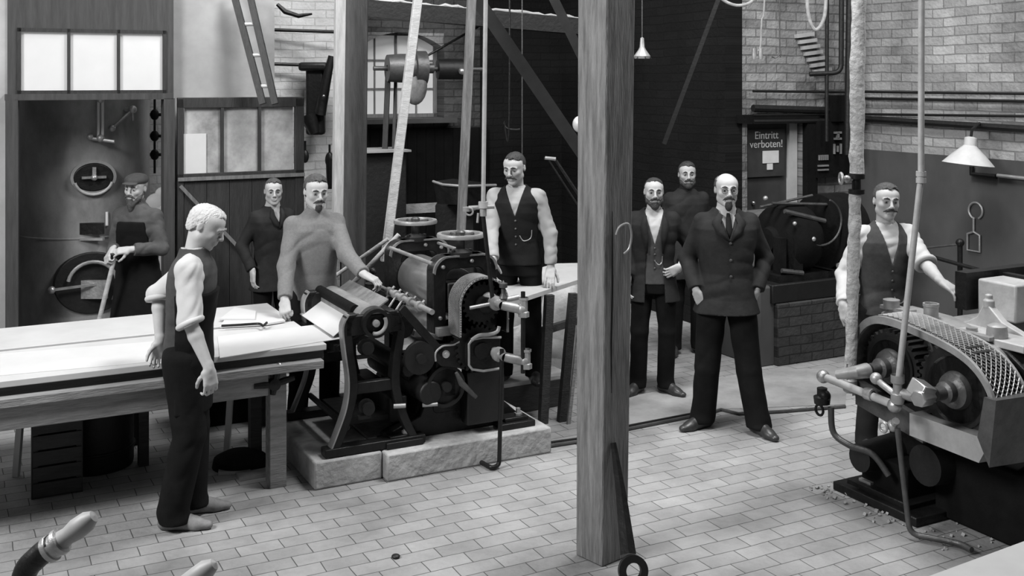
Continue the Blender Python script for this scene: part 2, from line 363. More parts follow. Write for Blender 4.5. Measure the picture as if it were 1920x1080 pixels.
pr = root('rolling_press', W1(0, 0, .165), TH, 'black cast-iron rolling press with two light handwheels on a concrete foundation', 'machine')
PZ = .165
def P1(x, y, z): return Vector((x, y, z-PZ))
for y in (-.38, .38):
    mb = MB(); po = rrect(-.215, .235, .30, 1.285, .10, 6, .03); pi_ = rrect(-.125, .145, .46, 1.20, .06, 6, .03)
    mb.ring([(a, b-PZ) for a, b in po], [(a, b-PZ) for a, b in pi_], (0, y, 0), X3, Z3, Y3, .11)
    # spreading feet
    mb.prism([(-.53, .165-PZ), (.40, .165-PZ), (.40, .215-PZ), (.26, .34-PZ), (.235, .50-PZ), (-.215, .50-PZ), (-.30, .30-PZ), (-.53, .215-PZ)], (0, y, 0), X3, Z3, Y3, .10)
    hs = mb.build('housing', 'cast_iron', pr, bevel=.008)
    q = MB()
    rim = rrect(-.215, .235, .30, 1.285, .10, 6, .03)
    pts = [(a, b-PZ) for a, b in rim][:14]; pin = [(a*.94+.0006, b-.010) for a, b in pts]
    q.ring(pts, pin, (0, y-.006, 0), X3, Z3, Y3, .118, closed=False); q.build('edge_band', 'grey_paint', hs)  # lighter grey band along the top rim of the housing
    for bx, bz in ((-.15, 1.22), (.05, 1.245), (.17, 1.22), (-.17, .9)): q = MB(); q.lathe((bx, y-.058, bz-PZ), (0, -1, 0), [(.013, 0), (.013, .012), (.009, .018), (0, .02)], 10); q.build('bolt', 'worn_steel', hs)
    for z in (1.03, .72): q = MB(); q.box((.01, y, z-PZ), (.25, .12, .17)); q.build('bearing_block', 'black_iron', hs, bevel=.01)
for z, nm in ((1.035, 'top roll'), (.72, 'bottom roll')):
    q = MB(); q.lathe((-.01, -.46, z-PZ), Y3, [(0, 0), (.055, 0), (.055, .14), (.148, .145), (.15, .15), (.15, .77), (.148, .775), (.055, .78), (.055, .92), (0, .92)], 48)
    q.build('roll', 'bright_steel', pr)
def handwheel(y):
    q = MB(); R = .138
    q.lathe((0, y, 1.405-PZ), Z3, [(R-.014, -.012), (R+.014, -.012), (R+.016, 0), (R+.012, .012), (R-.012, .013), (R-.016, 0)], 48, True)
    w_ = q.build('handwheel', 'tin', pr)
    for k in range(5):
        a = k*2*PI/5+.4; s_ = MB(); s_.tube([(0, y, 1.395-PZ), (.07*math.cos(a), y+.07*math.sin(a), 1.40-PZ), (R*math.cos(a), y+R*math.sin(a), 1.405-PZ)], [.013, .010, .009], 8)
        s_.build('spoke', 'grey_iron', w_)
    s_ = MB(); s_.lathe((0, y, 1.38-PZ), Z3, [(0, 0), (.032, 0), (.032, .045), (.02, .055), (0, .055)], 20); s_.build('hub', 'grey_iron', w_)
    q = MB(); q.lathe((0, y, 1.27-PZ), Z3, [(.075, 0), (.075, .03), (.045, .045), (.03, .05), (.028, .13)], 20); 
    for b in (-.06, .06): q.lathe((b, y-.02, 1.285-PZ), Z3, [(.014, 0), (.014, .03), (0, .035)], 8)
    q.build('screw_spindle', 'black_iron', pr)
handwheel(-.38); handwheel(.38)
for x, z, y0, y1, r in ((-.195, 1.235, -.38, .36, .013), (.15, 1.25, -.34, .40, .011)):
    q = MB(); q.cyl(P1(x, y0, z), P1(x, y1, z), r, seg=12); q.build('tie_rod', 'tin', pr)
# perforated arch guard with gears inside
gc = (.05, 1.0); R = .17
outl = [(gc[0]-R, .81)]+[(gc[0]-R, .9)]+arc(gc[0], gc[1], R, 180, 0, 22)+[(gc[0]+R, .9), (gc[0]+R, .81)]
outl = [(a, b-PZ) for a, b in outl]; inn = [(gc[0]+(a-gc[0])*.93, (b-(gc[1]-PZ))*.93+(gc[1]-PZ) if b > gc[1]-PZ else b) for a, b in outl]
q = MB(); 
for y in (-.625, -.463): q.ring(outl, inn, (0, y, 0), X3, Z3, Y3, .012, closed=False)
gg = q.build('gear_guard', 'grey_paint', pr)
lattice('perforated_sheet', outl, (0, -.544, 0), X3, Z3, Y3, .155, .014, .0040, 'grey_paint', gg, 11)
q = MB(); back = [(a*.985+.0008, b-.006) for a, b in outl]; q.ring(back, inn, (0, -.544, 0), X3, Z3, Y3, .150, closed=False); q.build('lining', 'cast_iron', gg)
q = MB(); q.prism([(gc[0]-R*.95, .83-PZ)]+[(gc[0]+(a-gc[0])*.95, b-.01) for a, b in outl[1:-1]]+[(gc[0]+R*.95, .83-PZ)], (0, -.475, 0), X3, Z3, Y3, .02); q.build('back_plate', 'black_iron', gg)
rv = MB()
for i in range(2, len(outl)-1): rv.ball((outl[i][0]*.98+.001, -.634, outl[i][1]-.005), .0045, seg=6, rings=4)
for i in range(12): rv.ball((gc[0]-R+.006, -.634, .82-PZ+.015*i), .0045, seg=6, rings=4)
rv.build('rivet', 'bright_steel', gg)
for (x, z, R_, n) in ((.05, 1.0, .135, 22), (.02, .72, .15, 24)):
    q = MB(); q.prism([(x+a, z-PZ+b) for a, b in gear_outline(R_, n, .018)], (0, -.545, 0), X3, Z3, Y3, .09)
    q.lathe((x, -.66, z-PZ), Y3, [(0, 0), (.05, 0), (.05, .08)], 20); q.build('gear', 'cast_iron', pr)
# swivel joints of the steam pipes
def swivel(x, z, s=1):
    q = MB(); p = P1(x, 0, z)
    q.lathe((x-.02, -.60, z-PZ), (0, -1, 0), [(.05, 0), (.05, .03), (.032, .04), (.032, .09), (.045, .095), (.045, .12), (.026, .13), (.026, .2)], 20)
    a = Vector((x-.02, -.78, z-PZ)); b = Vector((x+.10, -.82, z-.03-PZ)); q.tube([a, b], [.028, .030], 14); q.ball(b, .036)
    q.lathe((x+.11, -.83, z-.075-PZ), Z3, [(.034, 0), (.034, .03), (.024, .035), (.024, .10), (.030, .105), (.030, .12)], 6)
    return q.build('steam_joint', 'tin', pr)
swivel(.11, 1.02); swivel(.13, .70)
q = MB(); q.tube(round_path([(.215, -.83, 1.10-PZ), (.215, -.83, .60-PZ), (.10, -.95, .0-PZ+.02), (.02, -1.0, .02-PZ)][:2], .05), .014, 10)
q.build('steam_pipe', 'cast_iron', pr)
q = MB(); q.tube([P1(-.075, -.68, 1.00), P1(.16, -.72, 1.03)], .011, 10); q.tube([P1(.10, -.72, 1.03), P1(.24, -.72, 1.045)], .017, 10); q.build('control_rod', 'tin', pr)
q = MB(); q.lathe(P1(.135, -.72, 1.03), Z3, [(.02, 0), (.028, .02), (.014, .05), (.014, .08), (.026, .085), (.026, .11), (.01, .115), (0, .13)], 14); q.build('oil_cup', 'grey_iron', pr)
# lower rounded guard with a pale rim, chain guard, belts
def loc_plane(px, py, O, y):
    dx = (px-960)/FPX; Y = (y+O.x*VX.x+O.y*VX.y)/(dx*VX.x+VX.y); P = Vector((dx*Y, Y, CH-(py-HY)*Y/FPX)); return ((P-O).dot(UX), P.z)
A = [loc_plane(px, py, O1, -.64) for px, py in [(938, 632), (905, 632), (884, 636), (878, 645), (878, 684), (884, 692), (905, 695), (938, 690)]]
q = MB(); q.prism([(a, b-PZ) for a, b in A], (0, -.60, 0), X3, Z3, Y3, .09); lg = q.build('gear_casing', 'cast_iron', pr, bevel=.006)
q = MB(); q.tube([(a, -.65, b-PZ) for a, b in A], .008, 8); q.build('rim', 'tin', lg)
A = [loc_plane(px, py, O1, -.66) for px, py in [(936, 612), (932, 622), (918, 627), (898, 629), (884, 638)]]
q = MB(); q.tube(smooth_path([(a, -.66, b-PZ) for a, b in A]), .012, 8); q.build('drip_pipe', 'tin', pr)
A = [loc_plane(px, py, O1, -.56) for px, py in [(870, 633), (850, 645), (828, 648), (815, 660), (815, 676), (826, 686), (850, 688), (878, 694), (878, 640)]]
q = MB(); q.prism([(a, b-PZ) for a, b in A], (0, -.545, 0), X3, Z3, Y3, .06); cg = q.build('chain_guard', 'black_iron', pr, bevel=.006)
q = MB(); q.tube(smooth_path([(a, -.578, b-PZ) for a, b in A[:5]]), .006, 8); q.build('rim', 'tin', cg)
c = loc_plane(836, 664, O1, -.58); q = MB(); q.lathe((c[0], -.575, c[1]-PZ), (0, -1, 0), [(.024, 0), (.024, .012), (.014, .014), (.014, .03), (0, .03)], 12); q.build('bolt', 'bright_steel', cg)
# cross members and the dark works underneath
q = MB()
q.box(P1(-.42, .0, .34), (.12, .74, .16)); q.box(P1(-.32, 0, .55), (.07, .72, .10)); q.box(P1(.03, 0, .25), (.5, .74, .16)); q.cyl(P1(-.40, -.50, .62), P1(-.40, .45, .62), .05)
q.box(P1(.10, -.5, .40), (.26, .10, .34)); q.cyl(P1(-.28, -.56, .47), P1(-.28, .4, .47), .075); q.box(P1(-.17, -.5, .55), (.14, .08, .25))
q.build('bed_frame', 'black_iron', pr, bevel=.01)
q = MB(); q.lathe(P1(-.18, -.53, .50), (0, -1, 0), [(0, 0), (.13, 0), (.13, .03), (.11, .032), (.11, .01), (.03, .01), (.03, .05), (0, .05)], 32)
q.lathe(P1(-.36, -.54, .70), (0, -1, 0), [(0, 0), (.10, 0), (.10, .035), (.03, .035), (.03, .06), (0, .06)], 28); q.build('pulley', 'black_iron', pr)
q = MB(); q.bar(P1(-.48, -.56, 1.02), P1(-.20, -.56, .70), .03, .05); q.build('link_arm', 'cast_iron', pr, bevel=.004)
# base flanges with bolts
for x in (-.45, .33):
    for y in (-.47, .45):
        q = MB(); q.box(P1(x, y, .185), (.24, .18, .04)); q.box(P1(x, y, .215), (.17, .12, .03)); fl = q.build('base_flange', 'cast_iron', pr, bevel=.005)
        b = MB(); b.lathe(P1(x+.03, y-.02, .225), Z3, [(.026, 0), (.026, .02), (.015, .022), (.015, .05), (0, .055)], 6); b.build('nut', 'worn_steel', fl)
# little pipes, spilt bright pieces low on the machine
q = MB(); A = [loc_plane(px, py, O1, -.68) for px, py in [(858, 700), (868, 720), (884, 735), (893, 745)]]
q.tube(smooth_path([(a, -.66, b-PZ) for a, b in A]), [.03]*len(smooth_path(A and [(0, 0, 0)]*4)), 8) if False else q.tube([(A[0][0], -.66, A[0][1]-PZ), (A[1][0], -.66, A[1][1]-PZ), (A[3][0], -.68, A[3][1]-PZ)], [.010, .020, .012], 8)
q.build('drain_cock', 'grey_iron', pr)

# ---- feed side: curved frames, feed roll, rods
def side_frame(y):
    fr = MB()
    L = [(-.93, .165), (-.87, .30), (-.815, .45), (-.80, .60), (-.825, .80), (-.835, .93), (-.80, 1.0)]
    Rr = [(-.33, .165), (-.40, .30), (-.455, .45), (-.475, .60), (-.45, .80), (-.44, .90), (-.50, 1.0)]
    L = [(p.x, p.y) for p in smooth_path([(a, b, 0) for a, b in L], 5)]; Rr = [(p.x, p.y) for p in smooth_path([(a, b, 0) for a, b in Rr], 5)]
    w = .055
    fr.ring([(a, b-PZ) for a, b in L], [(a+w, b-PZ) for a, b in L], (0, y, 0), X3, Z3, Y3, .07, closed=False)
    fr.ring([(a-w, b-PZ) for a, b in Rr], [(a, b-PZ) for a, b in Rr], (0, y, 0), X3, Z3, Y3, .07, closed=False)
    fr.box(P1(-.64, y, .93), (.36, .07, .12)); fr.box(P1(-.635, y, .55), (.30, .05, .07)); fr.box(P1(-.63, y, .195), (.64, .09, .05))
    f = fr.build('side_frame', 'cast_iron', pr, bevel=.006)
    e = MB(); e.ring([(a-.006, b-PZ) for a, b in L], [(a+.004, b-PZ) for a, b in L], (0, y, 0), X3, Z3, Y3, .072, closed=False); e.build('edge_strip', 'tin', f)  # bright tin strip along the outer curve of the left leg
    return f
side_frame(-.50); side_frame(.30)
q = MB(); q.lathe(P1(-.64, -.53, .94), Y3, [(0, 0), (.03, 0), (.03, .03), (.095, .03), (.095, .06), (.082, .06), (.082, .82), (.03, .82), (0, .84)], 40)
fr_ = q.build('feed_roll', 'tin', pr)
q = MB(); q.lathe(P1(-.64, -.56, .94), (0, -1, 0), [(.088, -.03), (.088, .01), (.066, .01), (.066, -.02)], 32); 
q.build('end_wheel', 'cast_iron', fr_)
q = MB(); q.tube([P1(-.64+.062*math.cos(t), -.565, .94+.062*math.sin(t)) for t in [-1.9+i*.2 for i in range(13)]], .012, 8); q.lathe(P1(-.64, -.53, .94), (0, -1, 0), [(0, 0), (.022, 0), (.022, .04), (0, .045)], 16); q.build('inner_ring', 'tin', fr_)
# inclined delivery tray with dark guide bar
tr = MB(); 
c0 = P1(-.62, 0, 1.02); c1 = P1(-.80, 0, .86)
tr.add([P1(-.50, .33, 1.045), P1(-.50, -.40, 1.045), P1(-.80, -.40, .855), P1(-.80, .33, .855), P1(-.50, .33, 1.035), P1(-.50, -.40, 1.035), P1(-.80, -.40, .845), P1(-.80, .33, .845)], [(0, 3, 2, 1), (4, 5, 6, 7), (0, 1, 5, 4), (1, 2, 6, 5), (2, 3, 7, 6), (3, 0, 4, 7)])
tr.build('delivery_tray', 'worn_steel', pr)
q = MB(); q.cyl(P1(-.70, -.36, .985), P1(-.70, .36, .985), .034, seg=20); q.build('guide_roller', 'cloth_black', pr)
q = MB(); q.bar(P1(-.84, -.42, .78), P1(-.84, .35, .78), .03, .04); q.bar(P1(-.84, -.42, .78), P1(-.6, -.42, .86), .03, .03); q.build('tray_bracket', 'cast_iron', pr)
# fluted rod with collars in front of the roll
q = MB(); q.cyl(P1(-.30, -.62, .985), P1(-.30, .30, .985), .017, seg=14); rd = q.build('stripper_rod', 'tin', pr)
for y in (.10, -.02, -.14, -.28, -.42):
    q = MB(); q.lathe(P1(-.30, y-.02, .985), Y3, [(.017, 0), (.03, 0), (.03, .04), (.017, .04)], 14); q.tube([P1(-.30, y, .985), P1(-.27, y-.01, 1.02)], .009, 8)
    if y > -.2: q.tube([P1(-.31, y-.015, .975), P1(-.39, y-.03, .88)], .007, 8)
    q.build('collar', 'tin', rd)
q = MB(); q.cyl(P1(-.42, -.45, .87), P1(-.42, .35, .87), .07, seg=20); q.build('idler_roll', 'cast_iron', pr)
q = MB(); q.tube([P1(-.36, .26, 1.0), P1(-.36, .26, 1.10)], .02, 10); q.ball(P1(-.36, .26, 1.10), .026); q.lathe(P1(-.38, .22, .93), Z3, [(0, 0), (.05, 0), (.055, .05), (.05, .1), (0, .11)], 16); q.build('control_lever', 'cast_iron', pr)
# bright castings under the roll and small details low on the feed frame
q = MB(); q.box(P1(-.25, -.30, .80), (.20, .30, .03), (0, .25, 0)); q.box(P1(-.12, -.46, .82), (.16, .05, .05)); q.build('delivery_plate', 'tin', pr)
for x, z in ((-.74, .80), (-.735, .44)):
    q = MB(); q.lathe(P1(x+.04, -.53, z), (0, -1, 0), [(.05, 0), (.05, .02), (.03, .022), (.03, .04), (.038, .042), (.038, .06), (0, .06)], 16); q.box(P1(x+.02, -.56, z-.05), (.08, .03, .02)); q.build('bearing_cap', 'cast_iron', pr)
for x0, x1, z, r in ((-.52, -.45, .42, .014), (-.33, -.24, .40, .012)): q = MB(); q.cyl(P1(x0, -.54, z), P1(x1, -.56, z), r); q.build('pin', 'tin', pr)
q = MB(); q.cyl(P1(-.80, .25, .32), P1(-.80, -.5, .32), .018); q.box(P1(-.6, -.1, .30), (.3, .5, .03)); q.build('cross_stay', 'black_iron', pr)
# plain sheet on the tray
mb = MB(); pts = [W1(-.715, .30, .932), W1(-.715, -.36, .932), W1(-.85, -.39, .846), W1(-.85, .32, .846)]
mb.v = [tuple(p) for p in pts]+[tuple(p+Z3*.004) for p in pts]; mb.f = [(0, 1, 2, 3), (7, 6, 5, 4), (0, 4, 5, 1), (1, 5, 6, 2), (2, 6, 7, 3), (3, 7, 4, 0)]
solo(mb, 'metal_sheet', 'sheet', W1(-.67, -.03, .95), 'pale sheet sloping on the delivery tray of the middle press', 'sheet', rz=TH)
# pipe in front of the press that turns along the floor
mb = MB(); X = W1(.215, -.83, 0)
mb.tube(round_path([at(941, 655, X.y), on(936, 878)+Z3*.02, on(922, 884)+Z3*.02, on(884, 862)+Z3*.02], .06), .014, 10)
solo(mb, 'bent_pipe', 'cast_iron', on(930, 882), 'dark pipe dropping from the press gear guard and bending along the floor', 'pipe')
# the overhead feed pipe standing above the press gear, with its cock
mb = MB(); Y = 6.75; mb.tube([at(911, -40, Y), at(906, 382, Y)], .0135, 12)
mb.lathe(at(906, 384, Y), Z3, [(.02, -.02), (.03, -.02), (.03, .02), (.02, .02)], 12)
pp = solo(mb, 'overhead_pipe', 'pale_pipe', at(906, 390, Y), 'thin pale vertical pipe above the press ending in a bright cock', 'pipe')
q = MB(); q.tube([Vector((-.09, 0, 0)), Vector((.07, 0, .01))], .014, 10); q.lathe((-.10, 0, -.02), Z3, [(.028, 0), (.028, .025), (0, .03)], 10); q.tube([(0, 0, 0), (0, 0, -.05)], .022, 10)
q.torus((-.085, -.02, -.02), Y3, .022, .006, 16, 6); q.tube([(-.03, -.01, -.03), (-.035, -.01, -.09)], .008, 8); q.build('cock', 'tin', pp)
q = MB(); q.tube([Vector((.0, 0, -.05)), W1(.07, -.70, 1.05)-at(906, 390, Y)], .014, 10); q.build('lower_pipe', 'cast_iron', pp)

# ================================================================== LONG FEED TABLES (left)
def bench(name, x0, x1, y0, y1, zt, label, top_m='board_top', apron=True):
    r = root(name, W1((x0+x1)/2, (y0+y1)/2, 0), TH, label, 'table'); w = (x1-x0)/2; d = (y1-y0)/2
    q = MB(); q.box((0, 0, zt-.018), (2*w, 2*d, .036)); q.build('tabletop', top_m, r, bevel=.004)
    return r, w, d
T1x0, T1x1 = -3.45, -.92
t1, w, d = bench('feed_table', T1x0, T1x1, -.475, .215, .83, 'long low wooden feed table in the left foreground beside the blond worker')
q = MB(); q.box((0, -d+.05, .775), (2*w-.02, .05, .08)); q.build('top_rail', 'dark_wood', t1)  # dark strip filling the recess under the tabletop
q = MB(); q.box((0, -d-.01, .722), (2*w-.06, .07, .048)); q.build('ledger', 'mid_wood', t1, bevel=.004)
q = MB(); q.box((-.17, -d+.02, .635), (2*w-.36, .05, .13)); q.build('apron', 'mid_wood', t1, bevel=.004)
q = MB(); q.box((0, d-.05, .72), (2*w, .05, .14)); q.build('apron', 'dark_wood', t1)
xl = -1.195-(T1x0+T1x1)/2; yl = -.335-(-.475+.215)/2
q = MB(); q.box((xl, yl-.03, .345), (.10, .10, .69)); q.build('leg', 'mid_wood', t1, bevel=.004)
q = MB(); q.box((xl, d-.08, .40), (.07, .07, .80)); q.build('leg', 'dark_wood', t1)
# white leaning legs
for (a, b) in (((432, 742), (425, 848)), ((38, 790), (30, 893)),):
    q = MB(); P = on(*b); Q = at(a[0], a[1], P.y); rr = Matrix.Rotation(-TH, 3, 'Z')
    q.bar(rr@(P-t1.location), rr@(Q-t1.location), .035, .035); q.build('leg', 'sheet', t1)
# hand-screw with a four-armed handle on the leg
q = MB(); cx, cy, cz = xl-.04, yl-.14, .63
q.lathe((cx, cy+.08, cz), (0, -1, 0), [(0, 0), (.02, 0), (.02, .06), (.035, .065), (.035, .10), (0, .11)], 16)
for a in (75, 178, 12, 262): 
    e = Vector((math.cos(math.radians(a)), 0, math.sin(math.radians(a)))); L_ = .10 if a == 75 else .12 if a != 262 else .06; q.tube([(cx, cy, cz), Vector((cx, cy, cz))+e*L_*.5, Vector((cx, cy, cz))+e*L_], [.018, .022, .017], 8)
hw = q.build('clamp_handle', 'cast_iron', t1)
q = MB(); q.ball(Vector((cx, cy-.005, cz))+Vector((math.cos(math.radians(75)), 0, math.sin(math.radians(75))))*.11, .018); q.build('knob', 'bright_steel', hw)
t2, w2, d2 = bench('back_table', -3.45, -.93, .25, .84, .835, 'second long table with a pale top behind the dark gap of the feed table')
q = MB(); q.box((0, -d2+.03, .76), (2*w2, .05, .11)); q.build('apron', 'dark_wood', t2)
for x in (-.9, .35, w2-.06):
    for y in (-d2+.1, d2-.06): q = MB(); q.box((x, y, .40), (.06, .06, .80)); q.build('leg', 'dark_wood', t2)
# sheets lying about
def sheet(px, Z, label, th=.004, m_='sheet', name='metal_sheet', grp=None):
    P = [on(x, y, Z) for x, y in px]; c = sum(P, Vector())/len(P); k = len(P)
    mb = MB(); mb.v = [tuple(p) for p in P]+[tuple(p+Z3*th) for p in P]; mb.f = [tuple(range(k)), tuple(range(2*k-1, k-1, -1))]+[(i, k+i, k+(i+1) % k, (i+1) % k) for i in range(k)]
    return solo(mb, name, m_, c, label, 'sheet', grp)
sheet([(412, 672), (648, 634), (598, 609), (408, 632)], .8301, 'large pale sheet overhanging the feed table end towards the press', .004)
sheet([(0, 705), (298, 678), (300, 640), (0, 664)], .8301, 'pale sheet lying on the feed table left of the blond worker', .003)
sheet([(412, 615), (430, 590), (515, 590), (535, 604), (500, 610)], .8361, 'stack of thin pale sheets on the back table by the clenched fist', .012)
sheet([(412, 600), (440, 578), (480, 585), (478, 600)], .849, 'small curled sheet on top of the thin stack on the back table', .008)
q = MB(); q.tube(smooth_path([on(415, 611, .86), on(450, 609, .86), on(485, 607, .86), on(493, 611, .86), on(500, 605, .86)]), .008, 8)
solo(q, 'tongs', 'cast_iron', on(450, 609, .86), 'dark thin tongs lying across the stack of pale sheets', 'tongs')
# things under the table
lb = on(190, 905); 
dr = root('iron_drum', W1(-2.10, .50, 0), TH, 'large black iron drum standing in shadow under the feed table', 'drum')
q = MB(); q.lathe((0, 0, 0), Z3, [(0, 0), (.22, 0), (.225, .02), (.225, .55), (.235, .56), (.235, .58), (.20, .58), (.20, .05), (0, .05)], 40); q.build('drum_body', 'black_iron', dr)
for z in (.12, .42): q = MB(); q.torus((0, 0, z), Z3, .226, .009); q.build('hoop', 'cast_iron', dr)
cr = root('slatted_crate', W1(-2.36, .17, 0), TH, 'dark slatted wooden crate beside the iron drum under the feed table', 'crate')
for i in range(6): q = MB(); q.box((0, -.12, .05+i*.09), (.26, .015, .078)); q.build('slat', 'dark_wood', cr)
for x in (-.12, .12): q = MB(); q.box((x, -.10, .28), (.035, .035, .56)); q.build('corner_post', 'dark_wood_v', cr)
q = MB(); q.box((0, .02, .27), (.24, .22, .52)); q.build('inner_box', 'dark_wood', cr)
bx = root('black_box', W1(-1.50, 1.30, 0), TH, 'black box on the floor beneath the tables right of the blond worker', 'box')
q = MB(); q.box((.28, -.2, .24), (.50, .40, .48)); q.build('box_body', 'cloth_black', bx, bevel=.01); q = MB(); q.box((.28, -.2, .49), (.52, .42, .03)); q.build('lid', 'black_iron', bx)
for i, (px, py) in enumerate(((440, 885), (475, 893))):
    mb = MB(); mb.box((0, 0, .012), (.19, .10, .02), (0, 0, .2+i*.3)); solo(mb, 'scrap_plate', 'tin', on(px, py), ['flat scrap plate on the floor left of the table leg', 'second flat scrap plate on the floor, nearer the table leg'][i], 'scrap', world=False)
mb = MB(); mb.lathe((0, 0, 0), Z3, [(0, 0), (.17, 0), (.16, .05), (.10, .08), (0, .09)], 24); solo(mb, 'coal_heap', 'cloth_black', on(450, 872), 'low dark heap on the floor behind the scrap plates', 'heap', world=False)
# exit table at the right of the press
xt = root('delivery_table', on(1010, 745), 0, 'narrow light-topped delivery table under the bearded man\'s hand', 'table'); X0 = xt.location
P = [on(950, 568, .93), on(1098, 520, .93), on(1125, 492, .93), on(1040, 494, .93), on(930, 527, .93)]
q = MB(); k = len(P); q.v = [tuple(p-X0) for p in P]+[tuple(p-X0-Z3*.03) for p in P]; q.f = [tuple(range(k)), tuple(range(2*k-1, k-1, -1))]+[(i, k+i, k+(i+1) % k, (i+1) % k) for i in range(k)]
q.build('tabletop', 'table_zinc', xt)
for a, b, w in (((1030, 545), (1018, 745), .062), ((1075, 530), (1053, 790), .060), ((1092, 520), (1066, 795), .025), ((1105, 500), (1092, 700), .06)):
    B = on(*b) if b[1] > 750 else on(b[0], b[1], .0)
    if b[1] == 745: B = Vector((X0.x+.02, 7.6, 0)); B = at(1018, 150+FPX*CH/7.6, 7.6)
    T = at(a[0], 150+FPX*(CH-.90)/B.y, B.y); q = MB(); q.bar(B-X0, T-X0, w, w*.7, up=VX); q.build('leg', 'mid_wood' if w < .03 else 'dark_wood', xt)
q = MB(); q.bar(at(1020, 620, 7.65)-X0, at(1085, 600, 8.0)-X0, .04, .05); q.build('stretcher', 'dark_wood', xt)
# platform for the bearded man
pf = root('wooden_platform', on(1000, 775), TH*1.1, 'low dark wooden step with a pale top that the bearded man stands on', 'platform')
q = MB(); q.box((.05, .33, .21), (.62, .55, .03)); q.build('deck', 'pale_wood', pf, bevel=.003)
q = MB(); q.box((.05, .07, .10), (.60, .04, .19)); q.box((.05, .56, .10), (.60, .04, .19)); q.box((-.22, .3, .10), (.04, .5, .19)); q.box((.32, .3, .10), (.04, .5, .19)); q.build('frame', 'dark_wood', pf)
# sacks and bundle behind the table
for i, (px, py, Y, r, s) in enumerate(((1058, 590, 9.0, .20, (1, .7, 1.5)), (948, 600, 8.9, .16, (.8, .7, 1.6)), (1035, 660, 8.6, .13, (1.2, .8, .8)))):
    p = at(px, py, Y); mb = MB(); mb.ball((0, 0, p.z), r, s, 20, 14); mb.ball((0, 0, max(p.z-r, .12)), r*1.15, (1, .8, 1), 20, 12)
    mb.lathe((0, 0, 0), Z3, [(0, 0), (r*1.1, 0), (r*1.2, p.z*.5), (r*.8, p.z*.9), (0, p.z)], 20)
    tag(mb.build('full_sack', 'sack', loc=(p.x, p.y, 0)), ['tall pale sack seen under the delivery table, nearest the wooden post', 'pale sack seen left of the bearded man\'s legs', 'low pale sack behind the legs of the delivery table'][i], 'sack', 'sacks behind the delivery table')

# ================================================================== GEARED ROLL MACHINE (right foreground)
O2 = Vector((1.95, 6.2, 0))
def W2(x, y, z): return O2+UX*x+VX*y+Z3*z
g2 = root('geared_roll_machine', W2(.5, -.45, 0), TH, 'large roll machine with perforated pale gear guard at the right edge', 'machine')
def P2(x, y, z): return Vector((x-.5, y+.45, z))
MX = Vector((0, 1, 0))                       # guard outline axes: y, z ; thickness along x
# outer outline of the guard (local y, z), from the left foot over the top to the right
GO = [(.005, .60), (.02, .80), (.0, .93), (-.06, 1.03), (-.15, 1.085), (-.28, 1.095), (-.42, 1.08), (-.58, 1.055), (-.72, 1.02), (-.83, .965), (-.91, .88), (-.95, .78), (-.955, .70)]
GO = [(p.x, p.y) for p in smooth_path([(a, b, 0) for a, b in GO], 4)]
cyz = (-.46, .78)
def shrink(P, k, kz=None): kz = kz or k; return [(cyz[0]+(a-cyz[0])*k, cyz[1]+(b-cyz[1])*kz) for a, b in P]
q = MB(); q.ring(GO, shrink(GO, .945, .87), P2(0, 0, 0), Y3, Z3, X3, .02, closed=False)
grd = q.build('gear_guard', 'tin', g2)
q = MB(); q.ring(GO, shrink(GO, .94, .87), P2(.235, 0, 0), Y3, Z3, X3, .02, closed=False); q.build('rear_band', 'mesh_metal', grd)
lattice('perforated_sheet', GO[16:], P2(.12, 0, 0), Y3, Z3, X3, .215, .036, .009, 'mesh_metal', grd, 6)
q = MB(); q.ring(GO[:15], [(a, b-.006) for a, b in GO[:15]], P2(.12, 0, 0), Y3, Z3, X3, .215, closed=False); q.build('solid_end', 'worn_steel', grd)
q = MB(); q.prism(shrink(GO, .96, .93)+[(-.86, .60), (-.40, .60)], P2(.22, 0, 0), Y3, Z3, X3, .015); q.build('back_plate', 'soot', grd)
# gears and hubs
for (y, z, R_) in ((-.215, .81, .205), (-.655, .79, .245)):
    q = MB(); q.prism([(y+a, z+b) for a, b in gear_outline(R_, 34, .02)], P2(.12, 0, 0), Y3, Z3, X3, .12); ge = q.build('gear', 'black_iron', g2)
    q = MB(); q.lathe(P2(.06, y, z), (-1, 0, 0), [(0, 0), (R_*.80, 0), (R_*.80, .012), (R_*.72, .012), (R_*.68, .0), (0, 0)], 40); q.build('gear_disc', 'cast_iron', ge)
    q = MB(); q.lathe(P2(.06, y, z), (-1, 0, 0), [(0, 0), (.10, 0), (.09, .03), (.07, .035), (.055, .05), (.055, .09), (.036, .10), (.036, .16), (0, .165)], 36); q.build('hub', 'grey_iron', ge)
q = MB(); a = P2(-.14, -.655, .79); q.tube([a, a+Vector((-.10, -.02, .0))], [.05, .045], 6); q.box(a+Vector((-.04, .01, .03)), (.09, .10, .08), (.3, .3, 0)); q.build('steam_joint', 'bright_steel', g2, bevel=.006)
q = MB(); a = P2(-.12, -.215, .81); q.tube([a, a+Vector((-.08, .0, 0)), a+Vector((-.12, .10, -.03))], [.042, .036, .026], 12); q.build('pipe_elbow', 'tin', g2); q = MB(); q.tube([P2(-.1, -.655, .79), P2(-.12, -.53, .75), P2(-.14, -.45, .755)], [.04, .03, .026], 12); q.build('pipe_elbow', 'tin', g2)
q = MB(); q.tube([P2(-.13, .10, .70), P2(-.13, -.44, .675)], .022, 12); br_ = q.build('cross_pipe', 'pale_pipe', g2)
for y, z in ((.11, .70), (-.42, .675)): q = MB(); q.ball(P2(-.13, y, z), .038); q.build('pipe_ball', 'worn_steel', br_)
q = MB(); q.lathe(P2(-.13, -.27, .69), MX, [(.022, 0), (.034, .0), (.034, .05), (.022, .05)], 12); q.build('coupling', 'worn_steel', br_)
